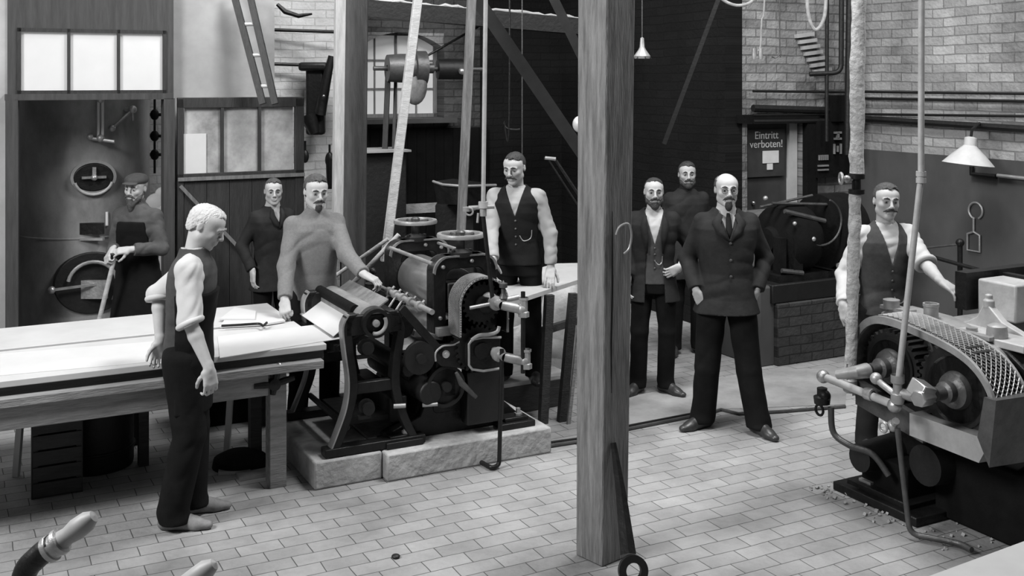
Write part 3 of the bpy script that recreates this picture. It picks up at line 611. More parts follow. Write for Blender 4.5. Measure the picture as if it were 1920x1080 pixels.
q = MB(); q.tube(smooth_path([P2(-.13, -.30, .78), P2(-.15, -.36, .77), P2(-.15, -.45, .74)]), .018, 10); q.ball(P2(-.14, -.30, .79), .032); q.lathe(P2(-.15, -.46, .70), Z3, [(.03, 0), (.036, .02), (.036, .05), (.024, .06), (.024, .10), (.036, .11), (.036, .15)], 12); q.build('valve', 'tin', g2)
q = MB(); q.ball(P2(-.12, -.40, .56), .032); q.tube([P2(-.12, -.40, .56), P2(-.14, -.44, .60)], .02, 8); q.torus(P2(-.16, -.37, .55), X3, .026, .007, 14, 6); q.build('valve', 'tin', g2)
q = MB(); q.ball(P2(-.10, .13, .58), .035); q.lathe(P2(-.1, .15, .52), Z3, [(.0, 0), (.045, .01), (.05, .05), (.03, .06), (.03, .10), (0, .11)], 12); q.torus(P2(-.13, .14, .50), X3, .03, .008, 14, 6); q.build('valve', 'cast_iron', g2)
q = MB(); q.tube(smooth_path([P2(-.08, .10, .52), P2(-.08, .08, .38), P2(-.05, -.02, .33), P2(.02, -.12, .30), P2(.06, -.2, .20)]), .018, 10); q.build('drain_pipe', 'grey_iron', g2)
# tin trough along the bottom and the box end
q = MB(); q.add([P2(-.01, -.02, .70), P2(-.01, -.50, .60), P2(-.01, -.50, .48), P2(-.01, -.02, .56), P2(.03, -.02, .70), P2(.03, -.50, .60), P2(.03, -.50, .48), P2(.03, -.02, .56)], [(0, 1, 2, 3), (7, 6, 5, 4), (0, 4, 5, 1), (1, 5, 6, 2), (2, 6, 7, 3), (3, 7, 4, 0)])
q.build('trough_side', 'grey_iron', g2)
q = MB(); q.add([P2(-.02, -.42, .62), P2(-.02, -.93, .62), P2(-.02, -.86, .49), P2(-.02, -.42, .50), P2(.30, -.42, .62), P2(.30, -.96, .62), P2(.30, -.90, .49), P2(.30, -.42, .50)], [(0, 1, 2, 3), (7, 6, 5, 4), (0, 4, 5, 1), (1, 5, 6, 2), (2, 6, 7, 3), (3, 7, 4, 0)])
q.build('oil_trough', 'bright_steel', g2)
q = MB(); q.add([P2(-.03, -.90, .83), P2(-.03, -.97, .83), P2(-.03, -.93, .49), P2(-.03, -.86, .62), P2(.30, -.93, .83), P2(.30, -1.0, .83), P2(.30, -.97, .49), P2(.30, -.89, .62)], [(0, 1, 2, 3), (7, 6, 5, 4), (0, 4, 5, 1), (1, 5, 6, 2), (2, 6, 7, 3), (3, 7, 4, 0)])
q.build('splash_plate', 'grey_iron', g2)
# roll housings behind the guard
for x in (.36, 1.55):
    q = MB(); q.prism([(.02, .25), (.02, .70), (-.04, .98), (-.12, 1.0), (-.78, 1.0), (-.90, .92), (-.92, .45), (-.70, .25)], P2(x, 0, 0), Y3, Z3, X3, .14); q.build('housing', 'cast_iron', g2, bevel=.012)
for y, z in ((-.215, .86), (-.655, .84)):
    q = MB(); q.cyl(P2(.2, y, z), P2(1.7, y, z), .17 if y > -.4 else .18, seg=40); q.build('roll', 'tin', g2)
q = MB(); q.box(P2(.95, -.45, .45), (1.3, .80, .42)); q.build('bed', 'cast_iron', g2, bevel=.01)
q = MB(); q.box(P2(.75, -.10, .14), (1.25, .34, .22)); q.box(P2(1.05, -.68, .20), (1.6, .66, .38)); q.build('pedestal', 'cloth_black', g2, bevel=.01)  # larger box added to black out the deep shadow under the machine
q = MB(); q.box(P2(.72, -.12, .025), (1.4, .62, .05)); q.box(P2(.72, -.1, .06), (1.3, .46, .04)); q.build('base_plate', 'cast_iron', g2, bevel=.006)
q = MB(); q.box(P2(.16, .02, .07), (.12, .09, .05)); q.cyl(P2(.22, .02, .09), P2(.22, .02, .22), .02, seg=10); q.lathe(P2(.22, .02, .14), Z3, [(0, 0), (.045, 0), (.045, .03), (0, .03)], 6); q.build('anchor_bolt', 'tin', g2)
q = MB(); q.cyl(P2(.3, -.02, .25), P2(.02, -.02, .25), .10, .08, 20); q.cyl(P2(.35, -.38, .3), P2(.14, -.38, .30), .12, .11, 24); q.build('shaft_end', 'black_iron', g2)
# top castings
q = MB(); q.prism([(.08, 1.00), (.06, 1.04), (-.02, 1.075), (-.30, 1.07), (-.44, 1.04), (-.44, 1.0)], P2(.36, 0, 0), Y3, Z3, X3, .18); q.build('top_cap', 'tin', g2, bevel=.01)
q = MB(); q.box(P2(.28, -.06, 1.08), (.08, .20, .02)); q.lathe(P2(.26, -.03, 1.08), Z3, [(.045, 0), (.048, .05), (.03, .055), (0, .06)], 14); q.build('lid_bolt', 'tin', g2)
q = MB(); q.lathe(P2(.30, -.28, 1.03), Z3, [(0, 0), (.028, 0), (.028, .03), (.040, .035), (.040, .10), (.044, .105), (.044, .12), (.035, .12), (.035, .09), (0, .09)], 24); q.build('oil_cup', 'tin', g2)
q = MB(); q.prism([(-.34, 1.03), (-.44, 1.09), (-.48, 1.16), (-.52, 1.16), (-.60, 1.09), (-.78, 1.03)], P2(.50, 0, 0), Y3, Z3, X3, .05)
q.prism([(-.34, 1.00), (-.34, 1.04), (-.88, 1.04), (-.88, 1.00)], P2(.42, 0, 0), Y3, Z3, X3, .26); q.lathe(P2(.50, -.50, 1.15), Z3, [(.03, 0), (.03, .04), (.02, .045), (.02, .07), (0, .075)], 12); q.build('bearing_bridge', 'pale_pipe', g2, bevel=.008)
q = MB(); q.lathe(P2(.34, -.68, 1.03), Z3, [(.05, 0), (.055, .02), (.05, .07), (.03, .08), (0, .08)], 16); q.lathe(P2(.34, -.52, 1.03), Z3, [(.03, 0), (.03, .03), (0, .035)], 10); q.box(P2(.28, -.50, 1.04), (.05, .40, .02)); q.build('grease_cup', 'tin', g2)
# drive casing at the far right: light blocks with a dark belt band
q = MB(); q.box(P2(.92, -.30, 1.12), (.22, .26, .22)); q.build('drive_casing', 'pale_pipe', g2, bevel=.012); q = MB(); q.box(P2(1.18, -.34, 1.12), (.22, .26, .22)); bl = q.build('drive_casing', 'pale_pipe', g2, bevel=.012)
q = MB(); q.box(P2(1.05, -.32, 1.12), (.05, .30, .25)); q.build('clamp_band', 'cast_iron', g2); q = MB(); q.box(P2(1.05, -.10, 1.15), (.60, .08, .22)); q.build('clamp_band', 'cast_iron', g2)
q = MB(); q.box(P2(.90, -.90, .98), (.62, .24, .16)); q.build('side_cover', 'tin', g2, bevel=.01)
# rubble around the base
rb = MB()
for i in range(70):
    a, b = random.uniform(-.12, .55), random.uniform(-.75, .28); s = random.uniform(.006, .018)
    if a > .05 and b > -.42: a = random.uniform(-.14, .02)
    rb.box((a, b, s*.4), (s, s, s), (random.random(), random.random(), random.random()))
o = rb.build('grit', 'ash', loc=W2(0, 0, 0), rz=TH, smooth=False); tag(o, 'grit and crumbs scattered on the floor around the foot of the right machine', 'grit', kind='stuff')
# tall pale steam pipe of this machine
mb = MB(); b = W2(-.15, -.46, .78); Y = b.y
mb.tube([at(1728, -60, Y), at(1727, 330, Y), b], .0165, 14); mb.lathe(at(1727, 332, Y), Z3, [(.024, -.03), (.026, -.03), (.026, -.005), (.022, -.005), (.022, .005), (.026, .005), (.026, .03), (.02, .03)], 14)
sp = solo(mb, 'steam_pipe', 'pale_pipe', b, 'tall slim pale pipe rising past the right worker\'s arm to the top', 'pipe')
q = MB(); c = on(1706, 1012); q.tube(round_path([W2(-.13, -.44, .56)-b, Vector((c.x, c.y, .03))-b, on(1800, 1030)+Z3*.03-b, on(1822, 1042)+Z3*.03-b], .05), .015, 10); q.build('return_pipe', 'grey_iron', sp)
# lagged pipe left of it
mb = MB(); b = W2(-.05, -.02, .72); Y = b.y; pts = [at(1610, -60, Y), at(1609, 100, Y), at(1607, 220, Y), at(1606, 325, Y)]
mb.tube([p+Vector((random.uniform(-.004, .004), 0, 0)) for p in [at(1610-4*t, -60+385*t, Y) for t in [i/24 for i in range(25)]]], [.040+random.uniform(-.003, .004) for i in range(25)], 16)
lp = solo(mb, 'lagged_pipe', 'lagging', b, 'thick rough white lagged pipe standing before the right worker\'s shoulder', 'pipe')
q = MB(); a = at(1604, 358, Y); e = at(1594, 712, Y); q.tube([a.lerp(e, i/22)-b+Vector((random.uniform(-.003, .003), 0, 0)) for i in range(23)], [.034+random.uniform(-.004, .004) for i in range(23)], 16); q.build('lower_lagging', 'lagging', lp)
q = MB(); a = at(1606, 345, Y)-b; q.lathe(a, Z3, [(.028, -.06), (.044, -.055), (.044, -.03), (.024, -.028), (.024, .028), (.046, .03), (.046, .055), (.03, .06)], 16); q.build('flange', 'cast_iron', lp)
q = MB(); q.tube([a+Vector((-.03, -.01, .03)), a+Vector((-.09, -.03, .035))], .013, 8); q.torus(a+Vector((-.10, -.04, .035)), X3, .03, .008, 16, 6); q.ball(a+Vector((-.06, -.02, .03)), .022); q.build('valve', 'tin', lp)
q = MB(); q.box(at(1590, 700, Y)-b, (.03, .05, .12)); q.lathe(at(1594, 722, Y)-b, Z3, [(.03, -.04), (.04, -.03), (.04, .03), (.03, .04)], 12); q.build('joint', 'tin', lp)

# ================================================================== ENGINE on its brick base, back right
brick_mat('plinth_brick', .055, .04, .02, .25, .08, .006, 'xz', gscale=2, bump=.6)
E0 = on(1460, 688); eb = root('brick_engine_base', E0, TH, 'dark brick pedestal under the belt-driven engine behind the suited man', 'pedestal')
q = MB(); q.box((.62, .32, .26), (1.24, .62, .52)); q.build('brickwork', 'plinth_brick', eb, bevel=.01)
q = MB(); q.box((.60, .33, .60), (1.28, .60, .16)); q.build('cap_block', 'black_iron', eb, bevel=.01)
q = MB(); q.box((-.06, .34, .33), (.20, .56, .68)); q.build('stone_end', 'dado', eb, bevel=.02)
en = root('engine', E0+UX*.62+VX*.32+Z3*.68, TH, 'dark round-bodied engine with wires and a hoop, back right on a brick pedestal', 'engine')
q = MB(); q.lathe((-.48, 0, .33), X3, [(0, 0), (.10, 0), (.12, .05), (.28, .10), (.31, .16), (.31, .34), (.28, .40), (.12, .44), (0, .45)], 32); q.build('motor_body', 'cloth_black', en)
q = MB(); q.lathe((.02, 0, .36), X3, [(0, 0), (.06, 0), (.06, .08), (.34, .09), (.34, .40), (.30, .42), (0, .42)], 36); q.build('belt_pulley', 'cloth_black', en)
q = MB(); q.box((-.25, 0, .03), (.60, .5, .06)); q.box((.2, 0, .03), (.4, .5, .06)); q.build('foot', 'cast_iron', en)
q = MB(); q.tube([(-.5, -.1, .66), (.1, -.12, .62)], .014, 8); q.tube([(-.55, .0, .62), (0, -.05, .70)], .012, 8); q.tube([(-.45, -.2, .60), (-.05, -.26, .50)], .02, 8); q.build('tie_bar', 'grey_iron', en)
q = MB(); q.tube([(-.12+.22*math.cos(t), -.30, .50+.20*math.sin(t)) for t in [(-1.9+i*.17) for i in range(19)]], .009, 8); q.build('hoop', 'grey_iron', en)
q = MB(); q.ball((-.22, -.30, .36), .022); q.ball((-.40, -.27, .50), .018); q.ball((-.53, -.05, .70), .022); q.build('terminal_knob', 'tin', en)
q = MB(); q.tube([(-.5, -.22, .10), (-.3, -.26, .07)], .02, 8); q.build('oil_pipe', 'grey_iron', en); q = MB(); q.tube([(.1, -.26, .10), (.3, -.26, .12)], .025, 8); q.build('oil_pipe', 'tin', en)
q = MB(); q.box((-.34, -.2, .22), (.1, .1, .3)); q.box((-.46, -.15, .2), (.06, .1, .34)); q.build('brush_holder', 'cast_iron', en)
# switchboard on the back wall with meters
sb = root('switchboard', CR+UX*-.34-VX*.08+Z3*1.72, TH, 'dark wall switchboard with pale fuses left of the lagged pipe', 'switchboard')
q = MB(); q.box((0, 0, 0), (.44, .05, .56)); q.build('panel', 'cloth_black', sb)
q = MB(); q.box((.02, -.01, .40), (.16, .08, .26)); q.build('meter_case', 'cloth_black', sb)
for (x, z, w, h) in ((.02, .16, .09, .02), (.02, .10, .09, .02), (.02, .13, .03, .06), (-.025, .0, .012, .10), (.06, .0, .012, .10), (.018, 0, .012, .06), (-.17, -.16, .13, .016), (-.17, -.20, .13, .016)):
    q = MB(); q.box((x, -.035, z), (w, .02, h)); q.build('contact_strip', 'tin', sb)
for i in range(5): q = MB(); q.box((-.22+i*.026, -.035, -.08), (.010, .02, .05)); q.build('fuse', 'tin', sb)
# writing over the door: a two-line notice
def text(name, body, size, m_, loc, rz, label=None, parent=None):
    c = bpy.data.curves.new(name, 'FONT'); c.body = body; c.size = size; c.extrude = .002; c.align_x = 'CENTER'; c.align_y = 'CENTER'
    o = bpy.data.objects.new(name, c); col.objects.link(o); c.materials.append(MATS[m_])
    dg = bpy.context.evaluated_depsgraph_get(); me = bpy.data.meshes.new_from_object(o.evaluated_get(dg)); bpy.data.objects.remove(o)
    o = bpy.data.objects.new(name, me); col.objects.link(o); o.location = loc; o.rotation_euler = (PI/2, 0, rz)
    if parent: o.parent = parent
    return o
ns = root('door_notice', CR+UX*-1.05+VX*.10+Z3*1.75, TH, 'two-line warning lettering with paper slips on the back right door', 'sign')
q = MB(); q.box((0, 0, -.06), (.46, .02, .46)); q.build('board', 'sign_dark', ns)
mat('letter', .6, .8, 0, .2, 8)
for z, s in ((.11, 'Eintritt'), (.025, 'verboten!')):
    o = text('lettering', s, .105, 'letter', (0, -.013, z), 0, parent=ns)
q = MB(); q.box((.05, -.016, -.10), (.20, .006, .12)); q.build('paper_slip', 'paper', ns)
q = MB(); q.box((.04, -.016, -.195), (.07, .006, .06)); q.build('paper_slip', 'paper', ns)

# ================================================================== BOILER ROOM, seen through the doorway
bl = root('boiler', (-3.93, 10.0, 0), 0, 'tall riveted upright boiler behind the doorway at the left', 'boiler')
q = MB(); q.lathe((0, 0, 0), Z3, [(0, 0), (.57, 0), (.57, 2.235), (.55, 2.25), (.30, 2.4), (0, 2.45)], 72); q.build('shell', 'boiler', bl)
q = MB(); q.lathe((0, 0, 1.02), Z3, [(.572, -.01), (.576, -.005), (.576, .005), (.572, .01)], 72, True); q.build('seam', 'boiler', bl)
def bp(px, py, d=0.):                        # point on the shell under a pixel
    dx = (px-960)/FPX; cx, cy, R = -3.93, 10.0, .57+d; A = dx*dx+1; B = -2*(dx*cx+cy); Cc = cx*cx+cy*cy-R*R
    Y = (-B-math.sqrt(max(B*B-4*A*Cc, 0)))/(2*A); return Vector((dx*Y-cx, Y-cy, CH-(py-HY)*Y/FPX))
def nrm(p): n = Vector((p.x, p.y, 0)); return n.normalized()
p = bp(175, 332); n = nrm(p); tx = Z3.cross(n)
q = MB(); q.prism([(.165*math.cos(t), .12*math.sin(t)) for t in [i*PI/16 for i in range(32)]], p, tx, Z3, n, .05); mh = q.build('manhole_cover', 'cast_iron', bl, bevel=.008)
q = MB(); q.ring([(.19*math.cos(t), .15*math.sin(t)) for t in [i*PI/16 for i in range(32)]], [(.165*math.cos(t), .125*math.sin(t)) for t in [i*PI/16 for i in range(32)]], p, tx, Z3, n, .04); q.build('manhole_rim', 'boiler', bl)
q = MB(); q.bar(p+n*.05-Z3*.02, p+n*.05+Z3*.09, .03, .03, up=n); q.bar(p+n*.04-tx*.10, p+n*.04+tx*.10, .03, .02); q.ball(p+n*.06, .028); q.build('crossbar', 'worn_steel', mh)
q = MB(); q.tube([p+n*.03+tx*.16*math.cos(t)+Z3*(.15*math.sin(t)) for t in [PI+.3+i*.18 for i in range(15)]], .012, 8); q.build('lower_lip', 'pale_pipe', bl)
p = bp(185, 222); q = MB()
for k in (-.018, .018): q.cyl(p+nrm(p)*.07+Vector((k, 0, -.16)), p+nrm(p)*.07+Vector((k, 0, .16)), .012, seg=10)
wg = q.build('water_gauge', 'sheet', bl)
q = MB(); q.tube([p+Z3*.17, p+nrm(p)*.09+Z3*.17], .03, 10); q.ball(p+nrm(p)*.08+Z3*.17, .035); q.build('upper_fitting', 'tin', wg)
q = MB(); q.tube([p-Z3*.17, p+nrm(p)*.09-Z3*.17], .03, 10); q.ball(p+nrm(p)*.08-Z3*.17, .035)
q.tube([p+nrm(p)*.08+Vector((-.09, 0, -.17)), p+nrm(p)*.08+Vector((.12, 0, -.2))], .016, 8); q.ball(p+nrm(p)*.08+Vector((-.09, 0, -.16)), .03); q.build('lower_fitting', 'tin', wg)
q = MB(); a = bp(205, 240); b = bp(235, 205); q.tube([a+nrm(a)*.06, b+nrm(b)*.10], .014, 8); q.ball(b+nrm(b)*.1, .035); q.ball(a+nrm(a)*.06, .03); q.tube([b, b+nrm(b)*.12], .018, 8); q.tube([b+nrm(b)*.1, b+nrm(b)*.1-Z3*.1], .012, 8); q.build('steam_cock', 'worn_steel', bl)
p = bp(172, 530); n = nrm(p); tx = Z3.cross(n)
q = MB(); q.prism([(.31*math.cos(t), .27*math.sin(t)) for t in [i*PI/20 for i in range(40)]], p-n*.03, tx, Z3, n, .10); fd = q.build('fire_door', 'black_iron', bl, bevel=.01)
q = MB(); q.tube([p+n*.06+tx*.20*math.cos(t)+Z3*.19*math.sin(t) for t in [.15+i*.2 for i in range(15)]], .016, 8); q.build('door_rim', 'tin', fd)
q = MB(); q.box(p+n*.05-Z3*.05, (.26, .03, .16)); q.bar(p+n*.09-tx*.33-Z3*.02, p+n*.07+tx*.1, .02, .02); q.ball(p+n*.09-tx*.33-Z3*.02, .032); q.build('latch', 'worn_steel', fd)
p = bp(172, 428); q = MB(); q.box(p+nrm(p)*.02, (.20, .04, .10)); q.build('ash_flap', 'cast_iron', bl); q = MB(); q.box(p+nrm(p)*.03-Z3*.09, (.20, .05, .02)); q.build('flap_sill', 'tin', bl)
p = bp(200, 410); q = MB(); q.box(p+nrm(p)*.01, (.02, .02, .12)); q.build('strip', 'sheet', bl)
# cocks on the wall right of the boiler
for i, (px, pys) in enumerate(((290, (215, 255, 290)),)):
    mb = MB(); P = at(px, 190, 10.7); mb.tube([at(px, 180, 10.7), at(px, 325, 10.7)], .012, 8)
    for py in pys: c = at(px, py, 10.66); mb.ball(c, .045, (1, .6, 1.2)); mb.tube([c-X3*.07, c+X3*.07], .016, 8)
    solo(mb, 'pipe_with_cocks', 'cast_iron', at(px, 260, 10.7), 'dark pipe with valve cocks on the whitewashed wall right of the boiler', 'pipe')
# dark barrel and bench behind the old man's shoulder
mb = MB(); P = at(304, 378, 9.7); mb.ball((-.04, 0, P.z-.02), .11, (1, .8, .9)); mb.ball((.06, -.02, P.z-.07), .10, (1, .8, .8)); mb.ball((.0, .02, P.z+.06), .07); mb.lathe((0, 0, 0), Z3, [(0, 0), (.13, 0), (.15, P.z*.6), (.12, P.z*.95), (0, P.z)], 20); tag(mb.build('sack_bundle', 'plaster', loc=(P.x, P.y, 0)), 'pale lumpy bundle behind the capped old man\'s shoulder', 'bundle')
# folded partition leaf (a glazed door standing open beside the doorway)
lf = root('glazed_door_leaf', PW+UX*.68-VX*.06, TH, 'dark boarded door leaf with a three-pane window behind the youth in the jacket', 'door')
mb = MB()
for a, b, c, d_ in ((0, .05, 0, 2.24), (1.02, 1.10, 0, 2.24), (0, 1.10, 2.16, 2.25), (0, 1.10, 1.54, 1.60)): mb.box(((a+b)/2, 0, (c+d_)/2), (b-a, .05, d_-c))
mb.build('frame', 'dark_wood_v', lf, bevel=.004)
mb = MB()
for i in range(5): mb.box((.05+.097+i*.194, .0, .78), (.190, .03, 1.53))
mb.build('boarding', 'dark_wood_v', lf)
mb = MB(); mb.box((.55, -.03, 1.555), (1.1, .03, .03)); mb.build('moulding', 'grey_wood_v', lf)
mat('reflection_glass', .36, .12, 0, .6, 2.2, spec=.8)  # pale mottled reflections put into the pane colour
mb = MB()
for x0 in (.06, .39, .70): 
    mb = MB(); w_ = .305; mb.box((x0+w_/2, .01, 1.88), (w_, .006, .56)); mb.build('pane', 'reflection_glass', lf)
for x in (.375, .70): mb = MB(); mb.box((x, -.002, 1.88), (.026, .045, .56)); mb.build('glazing_bar', 'dark_wood_v', lf)
mb = MB(); mb.bar((.02, -.03, 1.5), (.55, -.03, .9), .03, .02, up=Y3); mb.build('brace', 'grey_wood_v', lf)
mb = MB(); mb.box((.14, -.005, 1.77), (.20, .004, .34)); mb.build('pasted_sheet', 'sheet', lf)
# ladder
def ladder():
    r = root('ladder', on(520, 150+FPX*CH/9.45), 0, 'dark wooden ladder leaning against the plaster wall above the door leaf', 'ladder'); o = r.location
    Y = 9.30
    for a, b in (((436, -20), (493, 195)), ((466, -20), (516, 195))): q = MB(); q.bar(at(a[0], a[1], Y+.2)-o, at(b[0], b[1], Y+.0)-o, .055, .04, up=Y3); q.build('rail', 'dark_wood_v', r)
    for y in (-10, 46, 104, 162): 
        t = (y+20)/215; q = MB(); q.cyl(at(438+57*t, y, Y+.2-.2*t)-o, at(468+50*t, y-1, Y+.2-.2*t)-o, .016, seg=8); q.build('rung', 'pale_wood', r)
    for a, b in (((493, 190), (560, 560)), ((516, 190), (583, 560))): q = MB(); B = Vector((at(b[0], b[1], 9.75).x, 9.85, 0)); q.bar(at(a[0], a[1], 9.30)-o, at(a[0], a[1], 9.30)-o, .01, .01) if False else None
    return r
ladder()
# ================================================================== POSTS, POLES, BELTS
def post(name, m_, a, b, Y, w, d, label, cat, rz=0., Yb=None, foot=True):
    P = at(a[0], a[1], Y); Q = at(b[0], b[1], Yb or Y); mb = MB()
    ux = Vector((math.cos(rz), math.sin(rz), 0)); vx = Vector((-ux.y, ux.x, 0))
    mb.v = [tuple(p+ux*(i*w/2)+vx*(j*d/2)) for p in (Q, P) for i, j in ((-1, -1), (1, -1), (1, 1), (-1, 1))]
    mb.f = [(3, 2, 1, 0), (4, 5, 6, 7), (0, 1, 5, 4), (1, 2, 6, 5), (2, 3, 7, 6), (3, 0, 4, 7)]
    return solo(mb, name, m_, Vector((Q.x, Q.y, max(0, Q.z))), label, cat, bevel=.006)
# main timber post in the foreground: four sides, tapering slightly
RZ = math.radians(41); cb = Vector((.452, 5.485, 0)); ct = cb+Vector((.028, 0, 3.2))
mb = MB(); ux = Vector((math.cos(RZ), math.sin(RZ), 0)); vx = Vector((-ux.y, ux.x, 0)); n = 14
for k in range(n+1):
    c = cb.lerp(ct, k/n); s = .092+.012*k/n
    mb.v += [tuple(c+ux*(i*s)+vx*(j*s)) for i, j in ((-1, -1), (1, -1), (1, 1), (-1, 1))]
    if k: b = (k-1)*4; mb.f += [(b+i, b+(i+1) % 4, b+4+(i+1) % 4, b+4+i) for i in range(4)]
mb.f += [(3, 2, 1, 0), (4*n, 4*n+1, 4*n+2, 4*n+3)]
wp = solo(mb, 'wooden_post', 'worn_post', cb, 'thick weathered square timber post in the foreground, floor to ceiling', 'post', bevel=.008)
q = MB(); q.tube(smooth_path([at(1155, 440, 5.36)-cb, at(1162, 425, 5.36)-cb, at(1178, 420, 5.37)-cb, at(1184, 440, 5.38)-cb, at(1180, 465, 5.38)-cb, at(1170, 476, 5.37)-cb]), .006, 8); q.build('wire_hook', 'tin', wp)
q = MB(); cs = lambda z, o: cb.lerp(ct, z/3.2)-cb-vx*(.093+.012*z/3.2)+ux*(-.045+o); q.tube([cs(.85, .006), cs(1.1, .0), cs(1.35, .004), cs(1.75, -.003)], [.001, .004, .0045, .001], 6); q.build('crack', 'soot', wp)
q = MB(); q.box(at(1137, 970, 5.37)-cb+Vector((0, .06, 0)), (.02, .02, .08)); q.build('nail_plate', 'grey_iron', wp)
# leaning bar with ring foot at the post
mb = MB(); Y = 5.22; mb.tube([at(1150, 830, 5.38), at(1165, 930, 5.3), at(1178, 1040, 5.15)], [.014, .026, .038], 4)
lb = solo(mb, 'leaning_bar', 'cast_iron', on(1187, 1062), 'black flat bar leaning at the foot of the timber post', 'bar')
mb = MB(); c = at(1187, 1070, 5.1); mb.lathe(c, (.15, -1, .25), [(.036, -.015), (.070, -.015), (.070, .015), (.036, .015)], 36, True); rg = solo(mb, 'iron_ring', 'cast_iron', Vector((c.x, c.y, 0)), 'thick black ring standing on the floor against the post foot', 'ring')
post('thin_stud', 'pale_wood_v', (638, -40), (632, 470), 9.0, .085, .06, 'pale rough timber stud rising behind the man in the pullover', 'post', TH)
post('timber_column', 'column_dark', (668, -40), (662, 630), 9.35, .20, .20, 'wide dark timber column just right of the pale rough stud', 'post', TH*.2)
post('leaning_pole', 'pale_wood', (788, -40), (722, 490), 8.3, .065, .065, 'long pale square pole leaning behind the far handwheel', 'pole', .3, 8.1)
post('wooden_strut', 'worn_post', (886, -40), (864, 445), 7.9, .062, .05, 'grey upright strut behind the near handwheel', 'post', .3)
for a, b, Y, r, lab, ii in (((700, 505), (748, 440), 7.7, .018, 'pale round stick slanting up beside the far handwheel, lower of two', 0), ((668, 490), (728, 448), 7.9, .015, 'pale round stick slanting up beside the far handwheel, upper of two', 1)):
    mb = MB(); A = at(a[0]-40, a[1]+28, Y); mb.cyl(A, at(b[0], b[1], Y), r, seg=10); solo(mb, 'slanting_stick', 'pale_wood', A, lab, 'stick')
def belt(a, b, Ya, Yb, w, label, name='drive_belt', m_='grey_iron'):
    mb = MB(); A = at(a[0], a[1], Ya); B = at(b[0], b[1], Yb); mb.bar(A, B, w, .012, up=Y3)
    return solo(mb, name, m_, B, label, 'belt', None)
mat('belt', .035, .7, 0, .3, 5)
belt((868, -40), (1110, 315), 8.0, 9.0, .10, 'broad dark belt running diagonally down behind the timber post', m_='belt')
belt((1020, -40), (1100, 125), 8.0, 8.3, .07, 'short dark belt crossing the top just left of the timber post', m_='belt')
belt((1350, -10), (1245, 270), 9.9, 9.9, .04, 'faint thin belt slanting in the dark above the man behind', m_='black_iron')
# heavy horizontal timber with a pale top edge
bm_ = root('cross_beam', at(890, 30, 10.6), 0, 'dark rough horizontal beam with a pale top edge across the upper middle', 'beam'); o = bm_.location
q = MB(); A = at(640, 12, 10.3)-o; B = at(1110, 52, 11.0)-o; q.bar(A, B, .16, .16); q.build('timber', 'black_iron', bm_)
q = MB(); q.tube([A.lerp(B, i/40)+Z3*(.085+random.uniform(-.012, .012))-Y3*.06 for i in range(41)], [.016+random.uniform(-.006, .006) for i in range(41)], 8); q.build('pale_edge', 'plaster', bm_)
# line shaft with pulleys before the window
ls = root('shaft_pulleys', at(790, 150, 10.6), 0, 'worn grey line-shaft pulleys hanging in front of the arched window', 'pulley'); o = ls.location
q = MB(); q.lathe(at(775, 128, 10.6)-o, (1, .35, 0), [(.03, -.26), (.13, -.26), (.14, -.13), (.14, 0), (.17, .01), (.17, .12), (.12, .13), (.05, .14), (.05, .2)], 32); q.build('stepped_pulley', 'grey_iron', ls)
q = MB(); q.cyl(at(700, 128, 10.5)-o, at(905, 130, 10.9)-o, .022, seg=12); q.build('shaft', 'grey_iron', ls)
q = MB(); q.ball(at(778, 160, 10.55)-o, .12, (1, .6, 1.6)); q.build('oil_drip_pan', 'grey_paint', ls)
q = MB(); q.bar(at(728, 130, 10.6)-o, at(720, 318, 10.6)-o, .05, .05, up=Y3); q.bar(at(742, 140, 10.7)-o, at(737, 318, 10.6)-o, .03, .03, up=Y3); q.build('hanger_arm', 'dark_wood_v', ls)
mb = MB(); c = at(848, 130, 10.8); mb.lathe(c, (1, .3, 0), [(.03, -.16), (.10, -.15), (.10, .10), (.03, .12)], 24); dp = solo(mb, 'dark_pulley', 'black_iron', c, 'small dark pulley with a bright hub right of the arched window', 'pulley')
q = MB(); q.ball(Vector((.10, -.09, -.02)), .035); q.build('hub', 'bright_steel', dp)
mb = MB(); mb.tube([at(795, 108, 10.7), at(905, 45, 10.9)], .012, 8); solo(mb, 'shaft_rod', 'cast_iron', at(795, 108, 10.7), 'thin dark rod slanting across the top right of the arched window', 'rod')
# wall bracket, rails and hanging tackle on the whitewashed brick
for i, (a, b) in enumerate((((514, 56), (640, 60)), ((514, 120), (612, 123)))):
    mb = MB(); mb.cyl(at(a[0], a[1], 11.25), at(b[0], b[1], 11.45), .018, seg=8); solo(mb, 'wall_rod', 'cast_iron', at(a[0], a[1], 11.25), ['upper dark rod along the whitewashed brick behind the ladder', 'lower dark rod along the whitewashed brick, ending at the black bracket'][i], 'rod')
wb = root('wall_drill', at(592, 180, 11.3), 0, 'black cast wall drill with crank hanging on the whitewashed brick', 'drill'); o = wb.location
q = MB(); q.box(at(592, 185, 11.3)-o, (.19, .14, .75)); q.box(at(588, 125, 11.25)-o, (.30, .14, .09)); q.build('body', 'black_iron', wb, bevel=.03)
q = MB(); q.tube([at(600, 215, 11.2)-o, at(612, 150, 11.2)-o, at(622, 105, 11.2)-o], [.06, .05, .035], 10); q.tube([at(578, 215, 11.2)-o, at(590, 250, 11.2)-o], [.10, .05], 10); q.build('arm', 'black_iron', wb)
q = MB(); q.ball(at(607, 180, 11.1)-o, .014); q.build('bright_pin', 'bright_steel', wb)
